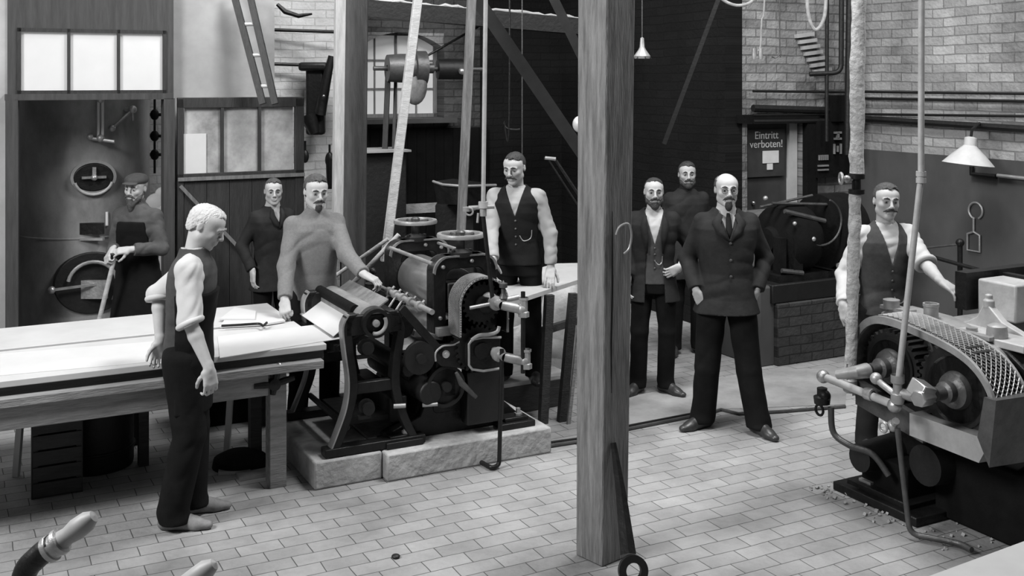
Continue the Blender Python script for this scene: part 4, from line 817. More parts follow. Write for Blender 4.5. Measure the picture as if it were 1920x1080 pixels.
for i, (px, py, s) in enumerate(((572, 293, .05), (618, 300, .06))):
    mb = MB(); c = at(px, py, 11.3); mb.ball(c, s, (.8, .6, 1.4)); mb.tube([c+Z3*.05, c+Z3*.16], .012, 8)
    if i: mb.tube([c, c-Z3*.30], [.04, .03], 8)
    solo(mb, 'hanging_block', 'cast_iron', c, ['small dark block hanging on the brick right of the door leaf', 'long dark block hanging beside the pale stud'][i], 'tackle')
mb = MB(); mb.tube([at(520, 8, 11)+Vector((0, 0, 0)), at(535, 22, 11), at(560, 30, 11), at(585, 26, 11)], [.02, .03, .025, .012], 6); solo(mb, 'curved_bracket', 'cast_iron', at(520, 8, 11), 'curved dark bracket at the top of the whitewashed brick', 'bracket')
# dark machinery in the rear gloom
mb = MB(); mb.box((0, 0, .85), (.5, .4, 1.7)); P = on(703, 150+FPX*CH/10.6); tag(mb.build('tool_shelf', 'black_iron', loc=P, rz=TH, bevel=.01), 'dark cupboard with a pale-edged shelf right of the wide column', 'cupboard')
q = MB(); q.box((0, -.05, 1.72), (.52, .5, .02)); q.build('shelf_edge', 'mid_wood', bpy.data.objects['tool_shelf'])
mb = MB(); mb.bar(at(640, 398, 10.5), at(890, 385, 10.9), .05, .09); P = at(640, 398, 10.5); solo(mb, 'rail_beam', 'mid_wood', P, 'dim horizontal wooden rail behind the leaning pole', 'rail')
hp = root('hopper', at(850, 380, 9.9)*1, 0, 'dark tilted sheet hopper behind the grey upright strut', 'hopper'); o = hp.location
q = MB(); q.add([at(812, 340, 9.8)-o, at(868, 348, 9.6)-o, at(868, 385, 9.6)-o, at(820, 382, 9.8)-o, at(850, 335, 10.3)-o, at(930, 345, 10.2)-o, at(930, 385, 10.2)-o, at(850, 382, 10.3)-o], [(0, 1, 2, 3), (7, 6, 5, 4), (0, 4, 5, 1), (1, 5, 6, 2), (2, 6, 7, 3), (3, 7, 4, 0)]); q.build('bin', 'cast_iron', hp)
q = MB(); q.tube([at(812, 340, 9.8)-o, at(830, 346, 9.7)-o, at(868, 349, 9.6)-o, at(930, 347, 9.9)-o], .012, 6); q.build('rim', 'tin', hp)
q = MB(); q.box(Vector((.0, .3, -o.z+.62)), (.35, .3, 1.24)); q.build('stand', 'black_iron', hp)
# hooked rods by the timber post, globe lamp
mb = MB(); mb.tube(round_path([at(1020, 297, 7.6), at(1040, 297, 7.6), at(1098, 385, 7.6)], .04), .010, 8); mb.tube([at(1030, 302, 7.7), at(1092, 398, 7.7)], .006, 8)
solo(mb, 'hooked_rod', 'cast_iron', at(1096, 385, 7.6), 'dark hooked rod slanting into the left side of the timber post', 'rod')
mb = MB(); mb.tube(round_path([at(1022, 296, 7.58), at(1042, 298, 7.58)], .02), .012, 8); solo(mb, 'rod_tip', 'tin', at(1022, 296, 7.58), 'bright bent tip of the hooked rod left of the timber post', 'rod')
def lamp_bulb(px, py, Y, r, label, cord=True, shape='ball'):
    o = root('hanging_lamp', at(px, py, Y), 0, label, 'lamp'); q = MB(); q.ball((0, 0, 0), r, (1, 1, 1.15)); q.build('globe', 'shade_enamel', o)
    q = MB(); q.tube([(0, 0, r), (0, 0, r+.06)], .012, 8); q.build('socket', 'cast_iron', o)
    if cord: q = MB(); q.tube([(0, 0, r+.05), (0, 0, 1.2)], .004, 6); q.build('cord', 'cast_iron', o)
    return o
lamp_bulb(1087, 233, 8.2, .055, 'white globe lamp half hidden behind the left side of the timber post')
hl = root('lantern', at(1204, 98, 8.5), 0, 'small bright lantern hanging right of the timber post on a thin wire', 'lamp')
q = MB(); q.lathe((0, 0, -.05), Z3, [(0, 0), (.06, 0), (.065, .02), (.03, .07), (.02, .09), (.015, .16), (0, .17)], 16); q.build('lantern_body', 'tin', hl)
q = MB(); q.tube([(0, 0, .1), (0, 0, 1.0)], .004, 6); q.build('wire', 'grey_iron', hl)
q = MB()
for a in range(6): q.tube([(.07*math.cos(a), .07*math.sin(a), -.05), (.0, 0, .06)], .004, 6)
q.build('cage', 'cast_iron', hl)
for i, (px, py) in enumerate(((1420, 101), (1302, 88))):
    o = root('insulator_pair', at(px, py, 9.95 if i == 0 else 12.0), 0, ['pair of small pale insulators on a cord, upper right of the back door', 'faint pale glass insulators high in the dark rear'][i], 'insulator')
    for k in (-.03, .03): q = MB(); q.lathe((k, 0, -.05), Z3, [(0, 0), (.018, 0), (.022, .04), (.018, .1), (0, .1)], 12); q.build('insulator', 'tin' if i == 0 else 'grey_iron', o)
def cord(name, pts, Y, r, m_, label):
    mb = MB(); P = [at(x, y, Y) for x, y in pts]; mb.tube(smooth_path(P), r, 8); return solo(mb, name, m_, P[-1], label, 'cord')
io_ = bpy.data.objects['insulator_pair']; q = MB(); q.tube(smooth_path([at(x, y, 9.95)-io_.location for x, y in ((1440, -425), (1434, -20), (1428, 40), (1426, 85), (1421, 96))]), .008, 8); q.build('cord', 'rope', io_)
cord('electric_cable', [(1447, 106), (1455, 108), (1464, 95), (1462, 60), (1462, -425)], 9.95, .006, 'grey_iron', 'short grey cable loop right of the pair of insulators')
cord('rope_loop', [(1340, -30), (1350, -5), (1380, 10), (1410, 2), (1425, -30)], 9.6, .014, 'rope', 'pale rope loop hanging at the top edge, left of the wall cords')
cord('rope_loop', [(1512, -30), (1516, 30), (1530, 56), (1546, 30), (1549, -30)], 9.6, .016, 'rope', 'pale narrow rope loop hanging in front of the dark wall pipes')
cord('hanging_hook', [(955, -450), (955, 215), (946, 228), (950, 240), (965, 243), (975, 242)], 9.5, .008, 'cast_iron', 'dim wire hook hanging in the dark above the bearded man')
cord('chain_line', [(979, -450), (979, 300)], 9.6, .005, 'grey_iron', 'thin vertical line hanging above the bearded man\'s head')
# wall pipes, right
def wpipe(pts, Y, r, label, m_='black_iron', name='wall_pipe', rp=.08):
    mb = MB(); P = [at(x, y, Y if not isinstance(Y, (list, tuple)) else Y[i]) for i, (x, y) in enumerate(pts)]; mb.tube(round_path(P, rp), r, 10); return solo(mb, name, m_, P[-1], label, 'pipe')
wpipe([(1551, -30), (1550, 265)], 10.6, .018, 'dark vertical wall pipe above the switchboard, leftmost of the group')
wpipe([(1578, -30), (1577, 136), (1518, 139)], 10.6, .024, 'dark pipe bending left with a flanged end high on the back wall')
wpipe([(1594, -30), (1589, 290)], 10.6, .035, 'thick dark vertical pipe just left of the lagged pipe')
for i, (ya, yb) in enumerate(((172, 176), (184, 190), (214, 218), (222, 243))):
    mb = MB(); A = CR+UX*0-VX*.05; 
    P0 = at(1595, ya, 10.8); n_ = -VX
    # along right wall
    def rw(px, py):
        dx = (px-960)/FPX; O = CR-UX*.06; Y = (O.x*UX.x+O.y*UX.y)/(dx*UX.x+UX.y); return Vector((dx*Y, Y, CH-(py-HY)*Y/FPX))
    mb.tube([rw(1612, ya), rw(1935, yb)], .012 if i != 3 else .03, 8); solo(mb, 'wall_conduit', 'black_iron', rw(1612, ya), ['topmost thin dark conduit along the right brick wall', 'second thin conduit from the top along the right brick wall', 'third thin conduit along the right brick wall, over the thick one', 'thick dark conduit lowest along the right brick wall'][i], 'pipe')
def rw(px, py, off=.06):
    dx = (px-960)/FPX; O = CR-UX*off; Y = (O.x*UX.x+O.y*UX.y)/(dx*UX.x+UX.y); return Vector((dx*Y, Y, CH-(py-HY)*Y/FPX))
def bw(px, py, off=.06):
    dx = (px-960)/FPX; O = CR-VX*off; Y = (O.x*VX.x+O.y*VX.y)/(dx*VX.x+VX.y); return Vector((dx*Y, Y, CH-(py-HY)*Y/FPX))
for i, (ya, yb, r) in enumerate(((171, 173, .012), (203, 208, .035), (216, 214, .012), (228, 226, .022))):
    mb = MB(); mb.tube([bw(1412, ya), bw(1592, yb)], r, 8); solo(mb, 'wall_conduit', 'black_iron', bw(1412, ya), ['topmost thin conduit over the back door', 'thick dark conduit over the back door', 'thin conduit just beneath the thick one over the back door', 'lowest dark conduit right above the back door frame'][i], 'pipe')
# lampshade
sh = root('enamel_lampshade', rw(1816, 300, .42), 0, 'white conical enamel lampshade hanging against the right brick wall', 'lamp')
q = MB(); q.lathe((0, 0, 0), (.10, 0, 1), [(.205, -.03), (.21, -.035), (.13, .05), (.055, .12), (.05, .125), (.05, .19), (.02, .20), (.02, .195), (.045, .12), (.125, .042), (.205, -.03)], 48); q.build('shade', 'shade_enamel', sh)
q = MB(); q.ball((0, 0, -.0), .035); q.build('bulb', 'glass_pane', sh)
q = MB(); q.tube([(.02, 0, .19), (.03, 0, .26), (.22, .30, .30)], .012, 8); q.build('arm', 'cast_iron', sh)
q = MB(); a = rw(1822, 322, .05); q = MB(); q.box((0, 0, 0), (.03, .03, .10)); 
mb = MB(); mb.tube([rw(1822, 312, .05), rw(1822, 326, .05), rw(1868, 331, .05)], .022, 8); solo(mb, 'wall_bracket', 'cast_iron', rw(1822, 326, .05), 'dark iron wall bracket just under the enamel lampshade', 'bracket')
mb = MB(); mb.tube([rw(1870, 329, .05), rw(1935, 336, .05)], .016, 8); solo(mb, 'wall_rod', 'tin', rw(1870, 329, .05), 'bright rod on the right wall beyond the lampshade bracket', 'rod')
# ring spanner hanging on the wall
rs = root('ring_spanner', rw(1829, 395, .04), TH-PI/2, 'pale ring-ended frame tool hanging on the dark right wall', 'tool')
q = MB(); A = [(.072*math.cos(t), .072*math.sin(t)) for t in [(-1.1+i*.19) for i in range(31)]]; q.tube([(a, 0, b) for a, b in A], .009, 8); q.build('ring', 'tin', rs)
q = MB(); q.tube([(-.02, 0, -.07), (-.02, 0, -.19)], .009, 8); q.tube([(-.02, 0, -.19), (.045, 0, -.215), (.045, 0, -.36), (-.085, 0, -.36), (-.085, 0, -.215), (-.02, 0, -.19)], .010, 8); q.build('frame', 'tin', rs)
# guard rail behind the right machine
gr = root('guard_rail', Vector((rw(1745, 470, .9).x, rw(1745, 470, .9).y, 0)), 0, 'dark iron guard rail running behind the right machine', 'rail'); o = gr.location
q = MB(); a = rw(1735, 478, .9); b = rw(1940, 535, .9); q.tube([a-o, b-o], .016, 10); q.build('top_rail', 'cast_iron', gr)
q = MB(); a2 = rw(1765, 520, .9); b2 = rw(1850, 570, .9); q.tube([a2-o, b2-o], .012, 8); q.tube([rw(1735, 465, .9)-o, rw(1800, 458, .9)-o], .009, 8); q.build('lower_rail', 'grey_iron', gr)
for px in (1800,): q = MB(); a = rw(px, 455, .88); q.tube([Vector((a.x, a.y, 0))-o, a-o], .022, 8); q.ball(a-o, .034); q.build('stanchion', 'cast_iron', gr)
# brick arch fragment high on the back wall
mb = MB()
for i in range(7):
    a = bw(1508+i*5.5, 66+i*11, .02); mb.box(a, (.22, .05, .035), (0, -.12, TH))
struct(mb, 'trim_1', 'plaster')
# ================================================================== NEAR OBJECTS
lv = root('lever', at(20, 1150, 2.55), 0, 'dark iron lever with turned wooden handle rising at the bottom left', 'lever'); o = lv.location
q = MB(); q.tube(smooth_path([at(30, 1180, 2.6)-o, at(45, 1080, 2.6)-o, at(70, 1045, 2.6)-o, at(100, 1022, 2.6)-o]), .028, 14); q.build('stem', 'cast_iron', lv)
a = at(96, 1028, 2.6)-o; e = at(176, 968, 2.6)-o; d = (e-a).normalized(); L_ = (e-a).length
q = MB(); q.lathe(a, d, [(0, 0), (.022, 0), (.024, .03), (.021, .05), (.026, L_*.6), (.024, L_*.85), (.014, L_), (0, L_+.003)], 24); q.build('handle', 'handle_wood', lv)
q = MB(); q.lathe(a-d*.01, d, [(.020, 0), (.032, .0), (.033, .012), (.029, .014), (.029, .03), (.033, .032), (.032, .042), (.02, .044)], 24); q.build('ferrule', 'worn_steel', lv)
l2 = root('lever', at(330, 1150, 2.6), 0, 'rounded tip of a second wooden handle at the bottom edge', 'lever'); o = l2.location
a = at(335, 1105, 2.6)-o; e = at(404, 1056, 2.6)-o; d = (e-a).normalized(); L_ = (e-a).length
q = MB(); q.lathe(a, d, [(0, 0), (.022, 0), (.024, L_*.5), (.024, L_*.75), (.014, L_*.97), (0, L_+.003)], 24); q.build('handle', 'handle_wood', l2)
q = MB(); q.tube([at(300, 1190, 2.6)-o, a], .024, 12); q.build('stem', 'cast_iron', l2)
mb = MB(); P = [on(1742, 1080, 1.0), on(1960, 1000, 1.0), on(2300, 1200, 1.0), on(1690, 1400, 1.0)]; k = 4
mb.v = [tuple(p) for p in P]+[tuple(p-Z3*.03) for p in P]; mb.f = [(0, 1, 2, 3), (7, 6, 5, 4)]+[(i, 4+i, 4+(i+1) % 4, (i+1) % 4) for i in range(4)]
c = sum(P, Vector())/4; nb = root('near_table', Vector((c.x, c.y, 0)), 0, 'corner of a white table top in the bottom right corner', 'table'); base_of(mb, nb.location); mb.build('tabletop', 'near_board', nb)
q = MB(); q.box((0, 0, .48), (.08, .08, .96)); q.build('leg', 'mid_wood', nb)
# scattered floor marks
for i, (px, py) in enumerate(((742, 1046), )):
    mb = MB(); mb.ball((0, 0, .008), .022, (1, 1, .5)); tag(mb.build('clinker', 'black_iron', loc=on(px, py)), 'small black lump lying alone on the floor at the bottom centre', 'lump')

# ================================================================== PEOPLE
mat('skin', .40, .6, 0, .12, 9, .05)
mat('skin_shaded', .36, .6, 0, .12, 9, .05)  # darker skin copy, with the rear gloom put into its colour
mat('hair_dark', .03, .6, 0, .4, 40, .5)
mat('hair_mid', .055, .6, 0, .4, 40, .5)
mat('hair_grey', .26, .6, 0, .35, 40, .5)
mat('hair_blond', .50, .5, 0, .12, 40, .4)
mat('eye_dark', .02, .15)
mat('eye_white', .20, .3)
mat('shirt_white', .46, .85, 0, .08, 5, .1, spec=.12)
mat('shirt_grey', .33, .85, 0, .15, 5, .1, spec=.12)
mat('pullover', .17, .95, 0, .12, 60, .3, spec=.12)
mat('vest_black', .014, .8, 0, .3, 8, .1, spec=.12)
mat('vest_grey', .055, .85, 0, .25, 8, .1, spec=.12)
mat('suit_dark', .022, .8, 0, .25, 9, .1, spec=.12)
mat('jacket_dark', .018, .8, 0, .3, 9, .1, spec=.12)
mat('work_dark', .022, .85, 0, .3, 6, .15, spec=.12)
mat('work_grey', .07, .85, 0, .3, 6, .15, spec=.12)
mat('trouser_dark', .007, .88, 0, .35, 7, .1, spec=.12)
mat('shoe_leather', .03, .38, 0, .4, 12, .1)
mat('shoe_dusty', .16, .7, 0, .4, 12, .1)

def axis_fine(a, b, h, breaks=()):
    out = [a]
    while out[-1] < b:
        s = h
        for lo, hi, hh in breaks:
            if lo <= out[-1] < hi: s = hh
        out.append(out[-1]+s)
    return np.array(out, np.float32)
class Field:
    def __init__(s, lo, hi, h, zbreaks=()):
        s.ax = [axis_fine(lo[0], hi[0], h), axis_fine(lo[1], hi[1], h), axis_fine(lo[2], hi[2], h, zbreaks)]
        s.F = np.full([len(a) for a in s.ax], .09, np.float32)
    def win(s, lo, hi):
        sl = []
        for a, l, u in zip(s.ax, lo, hi):
            i = max(int(np.searchsorted(a, l)), 1); j = min(int(np.searchsorted(a, u)), len(a)-1); sl.append(slice(i, max(j, i)))
        if any(q.stop <= q.start for q in sl): return None, None
        x = s.ax[0][sl[0]][:, None, None]; y = s.ax[1][sl[1]][None, :, None]; z = s.ax[2][sl[2]][None, None, :]
        return tuple(sl), (x, y, z)
    def comb(s, sl, d, k, sub):
        a = s.F[sl]
        if sub:
            d = -d; h = np.maximum(k-np.abs(a-d), 0)/max(k, 1e-6); s.F[sl] = np.maximum(a, d)+h*h*k*.25
        else:
            h = np.maximum(k-np.abs(a-d), 0)/max(k, 1e-6); s.F[sl] = np.minimum(a, d)-h*h*k*.25
    def cone(s, a, b, ra, rb, k=.02, sq=None, sub=False):
        a = Vector(a); b = Vector(b); m_ = max(ra, rb)+k+.03
        sl, P = s.win([min(a[i], b[i])-m_ for i in range(3)], [max(a[i], b[i])+m_ for i in range(3)])
        if sl is None: return s
        ba = b-a; L = max(ba.dot(ba), 1e-9)
        p = [P[i]-a[i] for i in range(3)]; h = np.clip((p[0]*ba[0]+p[1]*ba[1]+p[2]*ba[2])/L, 0, 1)
        v = [p[i]-h*ba[i] for i in range(3)]; q2 = v[0]**2+v[1]**2+v[2]**2
        if sq: dr, f = sq; q2 = q2+(f*f-1)*(v[0]*dr[0]+v[1]*dr[1]+v[2]*dr[2])**2
        s.comb(sl, np.sqrt(q2)-(ra+(rb-ra)*h), k, sub); return s
    def ell(s, c, r, R=None, k=.02, sub=False):
        m_ = max(r)+k+.02; sl, P = s.win([c[i]-m_ for i in range(3)], [c[i]+m_ for i in range(3)])
        if sl is None: return s
        p = [P[i]-c[i] for i in range(3)]
        if R is not None: p = [p[0]*R[0][j]+p[1]*R[1][j]+p[2]*R[2][j] for j in range(3)]
        k0 = np.sqrt(sum((p[i]/r[i])**2 for i in range(3))); k1 = np.sqrt(sum((p[i]/r[i]**2)**2 for i in range(3)))+1e-6
        s.comb(sl, k0*(k0-1)/k1, k, sub); return s
    def loft(s, T, off=0, z0=None, z1=None, k=.02, p=2.4):
        z0 = T[0][0] if z0 is None else z0; z1 = T[-1][0] if z1 is None else z1; mx = max(t[3] for t in T)+.12+off; A = np.array(T)
        sl, P = s.win([min(A[:, 1])-mx, min(A[:, 2])-mx, z0-.06], [max(A[:, 1])+mx, max(A[:, 2])+mx, z1+.06])
        if sl is None: return s
        z = P[2]; I = lambda c: np.interp(z, A[:, 0], A[:, c]).astype(np.float32)
        rx = I(3)+off; ry = I(4)+off
        q = (np.abs((P[0]-I(1))/rx)**p+np.abs((P[1]-I(2))/ry)**p)**(1/p)
        d = (q-1)*np.minimum(rx, ry); d = np.maximum(d, np.maximum(z0-z, z-z1)); s.comb(sl, d, k, False); return s
    def cut(s, fn, lo=(-9, -9, -9), hi=(9, 9, 9)):
        """keep where fn <= 0"""
        sl, P = s.win(lo, hi)
        if sl is not None: s.F[sl] = np.maximum(s.F[sl], fn(*P))
        return s
    def folds(s, amp, fr=1.0, seed=0., style=0):
        x, y, z = s.ax[0][:, None, None], s.ax[1][None, :, None], s.ax[2][None, None, :]
        wx = x+.03*np.sin(z*19+seed)+.02*np.sin(y*27+seed*2); wz = z+.035*np.sin(x*17+seed*3)+.03*np.sin(y*15+seed)
        sg = np.where(x > 0, 1., -1.)*np.minimum(np.abs(x)/.06, 1); n = 1.1*(.40-np.abs(np.sin(wx*sg*13*fr+wz*27*fr+y*9+seed)))*np.clip(np.sin(wz*9*fr-wx*7+y*6+seed*2), 0, 1)+.25*np.sin(wz*11-wx*9+seed)
        if style: n = .9*(.45-np.abs(np.sin(wx*23*fr+wz*30*fr+seed)))*np.sin(wz*15*fr-wx*11+seed)**2+.9*(.45-np.abs(np.sin(wz*36*fr-wx*24*fr+y*20*fr+seed*5)))*np.sin(wx*17+y*13+wz*9+seed)**2+.35*np.sin(wz*11-wx*14+seed)
        amp = amp*1.35; m_ = s.F < .03; s.F = np.where(m_, s.F+(amp*n).astype(np.float32), s.F); return s
    def mesh(s, name, m_, parent=None, smooth_it=1):
        F = s.F; F[0] = F[-1] = .09; F[:, 0] = F[:, -1] = .09; F[:, :, 0] = F[:, :, -1] = .09
        S = F < 0; n = [k-1 for k in F.shape]; cid = np.full(n, -1, np.int32); acc_i = []; acc_p = []; quads = []
        for a in range(3):
            lo = [slice(None)]*3; hi = [slice(None)]*3; lo[a] = slice(None, -1); hi[a] = slice(1, None)
            s0 = S[tuple(lo)]; s1 = S[tuple(hi)]; e = np.argwhere(s0 != s1)
            if len(e) == 0: continue
            f0 = F[tuple(lo)][tuple(e.T)]; f1 = F[tuple(hi)][tuple(e.T)]; t = f0/(f0-f1)
            P = np.stack([s.ax[c][e[:, c]] for c in range(3)], 1); P[:, a] += t*(s.ax[a][e[:, a]+1]-s.ax[a][e[:, a]])
            b, c = (a+1) % 3, (a+2) % 3; Q = []
            for db, dc in ((-1, -1), (0, -1), (0, 0), (-1, 0)):
                ce = e.copy(); ce[:, b] += db; ce[:, c] += dc; lin = (ce[:, 0]*n[1]+ce[:, 1])*n[2]+ce[:, 2]; Q.append(lin); acc_i.append(lin); acc_p.append(P)
            Q = np.stack(Q, 1); fl = ~s0[tuple(e.T)]; Q[fl] = Q[fl][:, ::-1]; quads.append(Q)
        I = np.concatenate(acc_i); P = np.concatenate(acc_p); u, inv = np.unique(I, return_inverse=True); inv = inv.ravel()
        cnt = np.bincount(inv); V = np.stack([np.bincount(inv, weights=P[:, c])/cnt for c in range(3)], 1)
        Q = np.searchsorted(u, np.concatenate(quads))
        for _ in range(smooth_it):
            nb = np.zeros_like(V); c_ = np.zeros(len(V))
            for i in range(4):
                for j in ((i+1) % 4, (i+3) % 4):
                    for c in range(3): nb[:, c] += np.bincount(Q[:, i], weights=V[Q[:, j], c], minlength=len(V))
                    c_ += np.bincount(Q[:, i], minlength=len(V))
            V = .5*V+.5*nb/np.maximum(c_, 1)[:, None]
        me = bpy.data.meshes.new(name); me.vertices.add(len(V)); me.vertices.foreach_set('co', V.astype(np.float32).ravel())
        me.loops.add(len(Q)*4); me.loops.foreach_set('vertex_index', Q.astype(np.int32).ravel())
        me.polygons.add(len(Q)); me.polygons.foreach_set('loop_start', np.arange(0, len(Q)*4, 4, dtype=np.int32)); me.polygons.foreach_set('loop_total', np.full(len(Q), 4, np.int32))
        me.update(calc_edges=True); me.validate(); me.shade_smooth(); me.materials.append(MATS[m_])
        o = bpy.data.objects.new(name, me); col.objects.link(o)
        if parent: o.parent = parent
        return o

class Person:
    def __init__(s, label, px, Y, H, yaw, z0=0., head=(0, 0, 0), lean=(0, 0), headoff=(0, 0, 0), build=1.):
        s.loc = Vector(((px-960)*Y/FPX, Y, z0)); s.yaw = yaw; s.Y = Y; s.label = label; s.s = H/1.75; s.R = Matrix.Rotation(-yaw, 3, 'Z'); k = s.s; s.b = build
        lx, ly = lean
        s.pel = Vector((0, 0, .95*k)); s.chest = Vector((lx*.7, .01*k+ly*.7, 1.30*k)); s.neck = Vector((lx, .015*k+ly, 1.485*k))
        s.hc = Vector((lx*1.05, -.005*k+ly*1.15, 1.632*k))+Vector(headoff)
        s.HR = Euler((head[1], head[2], head[0]), 'ZYX').to_matrix() if False else (Matrix.Rotation(head[0], 3, 'Z')@Matrix.Rotation(head[1], 3, 'X')@Matrix.Rotation(head[2], 3, 'Y'))
        s.sh = {q: Vector((lx*.95+q*.150*k*build, .02*k+ly, 1.405*k)) for q in (-1, 1)}
        s.el = {q: Vector((lx*.6+q*.200*k, .05*k+ly*.6, 1.13*k)) for q in (-1, 1)}
        s.wr = {q: Vector((lx*.2+q*.205*k, -.02*k, .88*k)) for q in (-1, 1)}
        s.hip = {q: Vector((q*.088*k, 0, .92*k)) for q in (-1, 1)}
        s.kn = {q: Vector((q*.105*k, -.015*k, .50*k)) for q in (-1, 1)}
        s.an = {q: Vector((q*.115*k, .03*k, .085*k)) for q in (-1, 1)}
        s.fd = {q: q*.3 for q in (-1, 1)}; s.hd = {q: (Vector((0, 0, -1)), Vector((-q, 0, 0)), .5) for q in (-1, 1)}
    def L(s, px, py, dY=0.):
        return s.R@(at(px, py, s.Y+dY)-s.loc)
    def dirL(s, v): return (s.R@Vector(v)).normalized()
    def T(s):
        k = s.s; b = s.b; P, C, N = s.pel, s.chest, s.neck
        def c(z):
            zz = [0, P.z, C.z, N.z, 9]; return np.interp(z, zz, [P.x, P.x, C.x, N.x, N.x]), np.interp(z, zz, [P.y, P.y, C.y, N.y, N.y])
        out = []
        for z, rx, ry in ((.80, .165, .110), (.90, .168, .118), (.98, .158, .112), (1.07, .146, .106), (1.18, .156, .114), (1.30, .178, .122), (1.37, .180, .118), (1.42, .145, .098), (1.455, .098, .076), (1.50, .060, .062)):
            x, y = c(z*k); out.append((z*k, x, y, rx*k*b*.90, ry*k*b*.93))
        return out
    def front(s, x, z, off=0.):
        A = np.array(s.T()); g = lambda c: float(np.interp(z, A[:, 0], A[:, c])); rx, ry = g(3)+off, g(4)+off
        q = min(abs((x-g(1))/rx), .98); return Vector((x, g(2)-ry*(1-q**2.4)**(1/2.4), z))
    def hp(s, x, y, z): return s.hc+s.HR@Vector((x, y, z))*s.s
    # ---------------------------------------------------------------- body
    def hand(s, F, q):
        k = s.s; W = s.wr[q]; d, n, curl = s.hd[q]; d = d.normalized(); n = (n-d*n.dot(d)).normalized(); t = d.cross(n)*(1 if q > 0 else -1)   # t: towards the thumb
        if s.thumb_flip.get(q): t = -t
        F.cone(W-d*.02*k, W+d*.03*k, .026*k, .026*k, .01, (n, 1.3))
        lens = (.043, .047, .044, .034); base = []
        for i in range(4):
            o = (1.5-i)*.0195*k; kb = W+d*(.088-.004*abs(i-1.2))*k+t*o; base.append(kb)
            F.cone(W+d*.02*k+t*o*.7, kb, .0150*k, .0118*k, .012)
        for i, kb in enumerate(base):
            a = curl*.55; p = kb; rr = .0098*k
            for j, f in enumerate((1., .66, .5)):
                dd = d*math.cos(a)+n*math.sin(a)+t*((1.5-i)*.045); p2 = p+dd.normalized()*lens[i]*f*k; F.cone(p, p2, rr, rr*.88, .003); p = p2; rr *= .88; a += curl*(1.1 if j == 0 else .75)
        p = W+d*.022*k+t*.022*k+n*.008*k; F.cone(W+d*.01*k, p+t*.006*k, .018*k, .017*k, .012)
        a = .75
        for ln, rr in ((.040, .0135), (.030, .0115), (.024, .010)):
            dd = (t*math.sin(a)+d*math.cos(a)+n*(.25+.45*min(curl, 1.2))).normalized(); p2 = p+dd*ln*k; F.cone(p, p2, rr*k, rr*.9*k, .004); p = p2; a -= .28+.1*curl
    thumb_flip = {}
    def body(s, skin='skin', h=.0052, long_neck=0, nude_arm=(0, 0)):
        k = s.s; pts = [s.hc]+[v for D in (s.sh, s.el, s.wr, s.an, s.kn) for v in D.values()]
        lo = [min(p[i] for p in pts)-.17 for i in range(3)]; hi = [max(p[i] for p in pts)+.17 for i in range(3)]; lo[2] = -.02
        zl = min(min(s.wr[q].z for q in s.wr)-.2*k, .95*k)
        F = Field(lo, hi, h, ((-1, zl, .014), (min(zl+.001, 1.), 1.40*k, h*1.15)))
        T = [(z, x, y, rx*.86, ry*.84) for z, x, y, rx, ry in s.T()]; F.loft(T[:-1], z0=.90*k, z1=1.42*k, k=.03)
        nb = s.neck; F.cone(nb-Vector((0, 0, .03*k)), s.hp(0, .018, -.06), .058*k, .052*k, .02)
        for q in (-1, 1):
            F.cone(nb-Vector((0, 0, .03*k)), s.sh[q], .040*k, .042*k, .03); F.cone(s.sh[q], s.el[q], .042*k, .036*k, .01)
            fa = s.el[q].lerp(s.wr[q], .28); F.cone(s.el[q], fa, .037*k, .040*k, .01); F.cone(fa, s.wr[q], .040*k, .026*k, .01)
            F.cone(s.hip[q], s.kn[q], .068*k, .050*k, .01); F.cone(s.kn[q], s.an[q], .046*k, .036*k, .01); F.cone(s.an[q], s.an[q]+Vector((math.sin(s.fd[q])*.10, -math.cos(s.fd[q])*.10, -.045))*k, .033*k, .028*k, .01)
            s.hand(F, q)
        s.headprims(F)
        o = F.mesh('person', skin); o.location = s.loc; o.rotation_euler = (0, 0, s.yaw); s.o = tag(o, s.label, 'person'); 
        for sx in (-1, 1):
            e = MB(); c = s.hp(sx*.031, -.0785, .0035); e.ball(c, .0122*k, seg=14); eo = e.build('eye', 'eye_white', o)
            e = MB(); c = s.hp(sx*.031+s.gaze*.004, -.0862, .0035); e.ball(c, .0064*k, seg=10); e.build('iris', 'eye_dark', eo)
        return o
    gaze = 0.
    def headprims(s, F):
        k = s.s; R = s.HR; hp = s.hp; E = lambda c, r, kk=.01, sub=False: F.ell(hp(*c), [v*k for v in r], R, kk*k, sub)
        Cn = lambda a, b, ra, rb, kk=.008, sub=False: F.cone(hp(*a), hp(*b), ra*k, rb*k, kk*k, None, sub)
        E((0, .012, .028), (.075, .094, .079), .01); E((0, -.027, -.022), (.065, .062, .078), .03); E((0, -.028, .045), (.064, .057, .042), .03)
        Cn((-.046, -.005, -.060), (-.014, -.066, -.092), .022, .018, .025); Cn((.046, -.005, -.060), (.014, -.066, -.092), .022, .018, .025); E((0, -.072, -.096), (.021, .018, .017), .02)
        for q in (-1, 1):
            E((q*.040, -.062, -.020), (.020, .018, .018), .02)
            E((q*.031, -.1005, .0035), (.0205, .0190, .0140), .012, True)
            E((q*.031, -.0765, .0045), (.0150, .0140, .0120), .006)
            E((q*.031, -.0960, .0022), (.0140, .0125, .0042), .0015, True)
            Cn((q*.014, -.093, .022), (q*.046, -.081, .021), .0078, .0065, .012)
            E((q*.0745, .014, -.004), (.0085, .017, .027), .004); E((q*.083, .008, .0), (.005, .009, .014), .003, True)
            E((q*.0125, -.1035, -.0305), (.0085, .0095, .0075), .006)
        Cn((0, -.091, .014), (0, -.113, -.023), .0085, .0110, .010); E((0, -.112, -.0265), (.0105, .010, .0090), .006)
        E((0, -.088, -.056), (.026, .016, .022), .012)
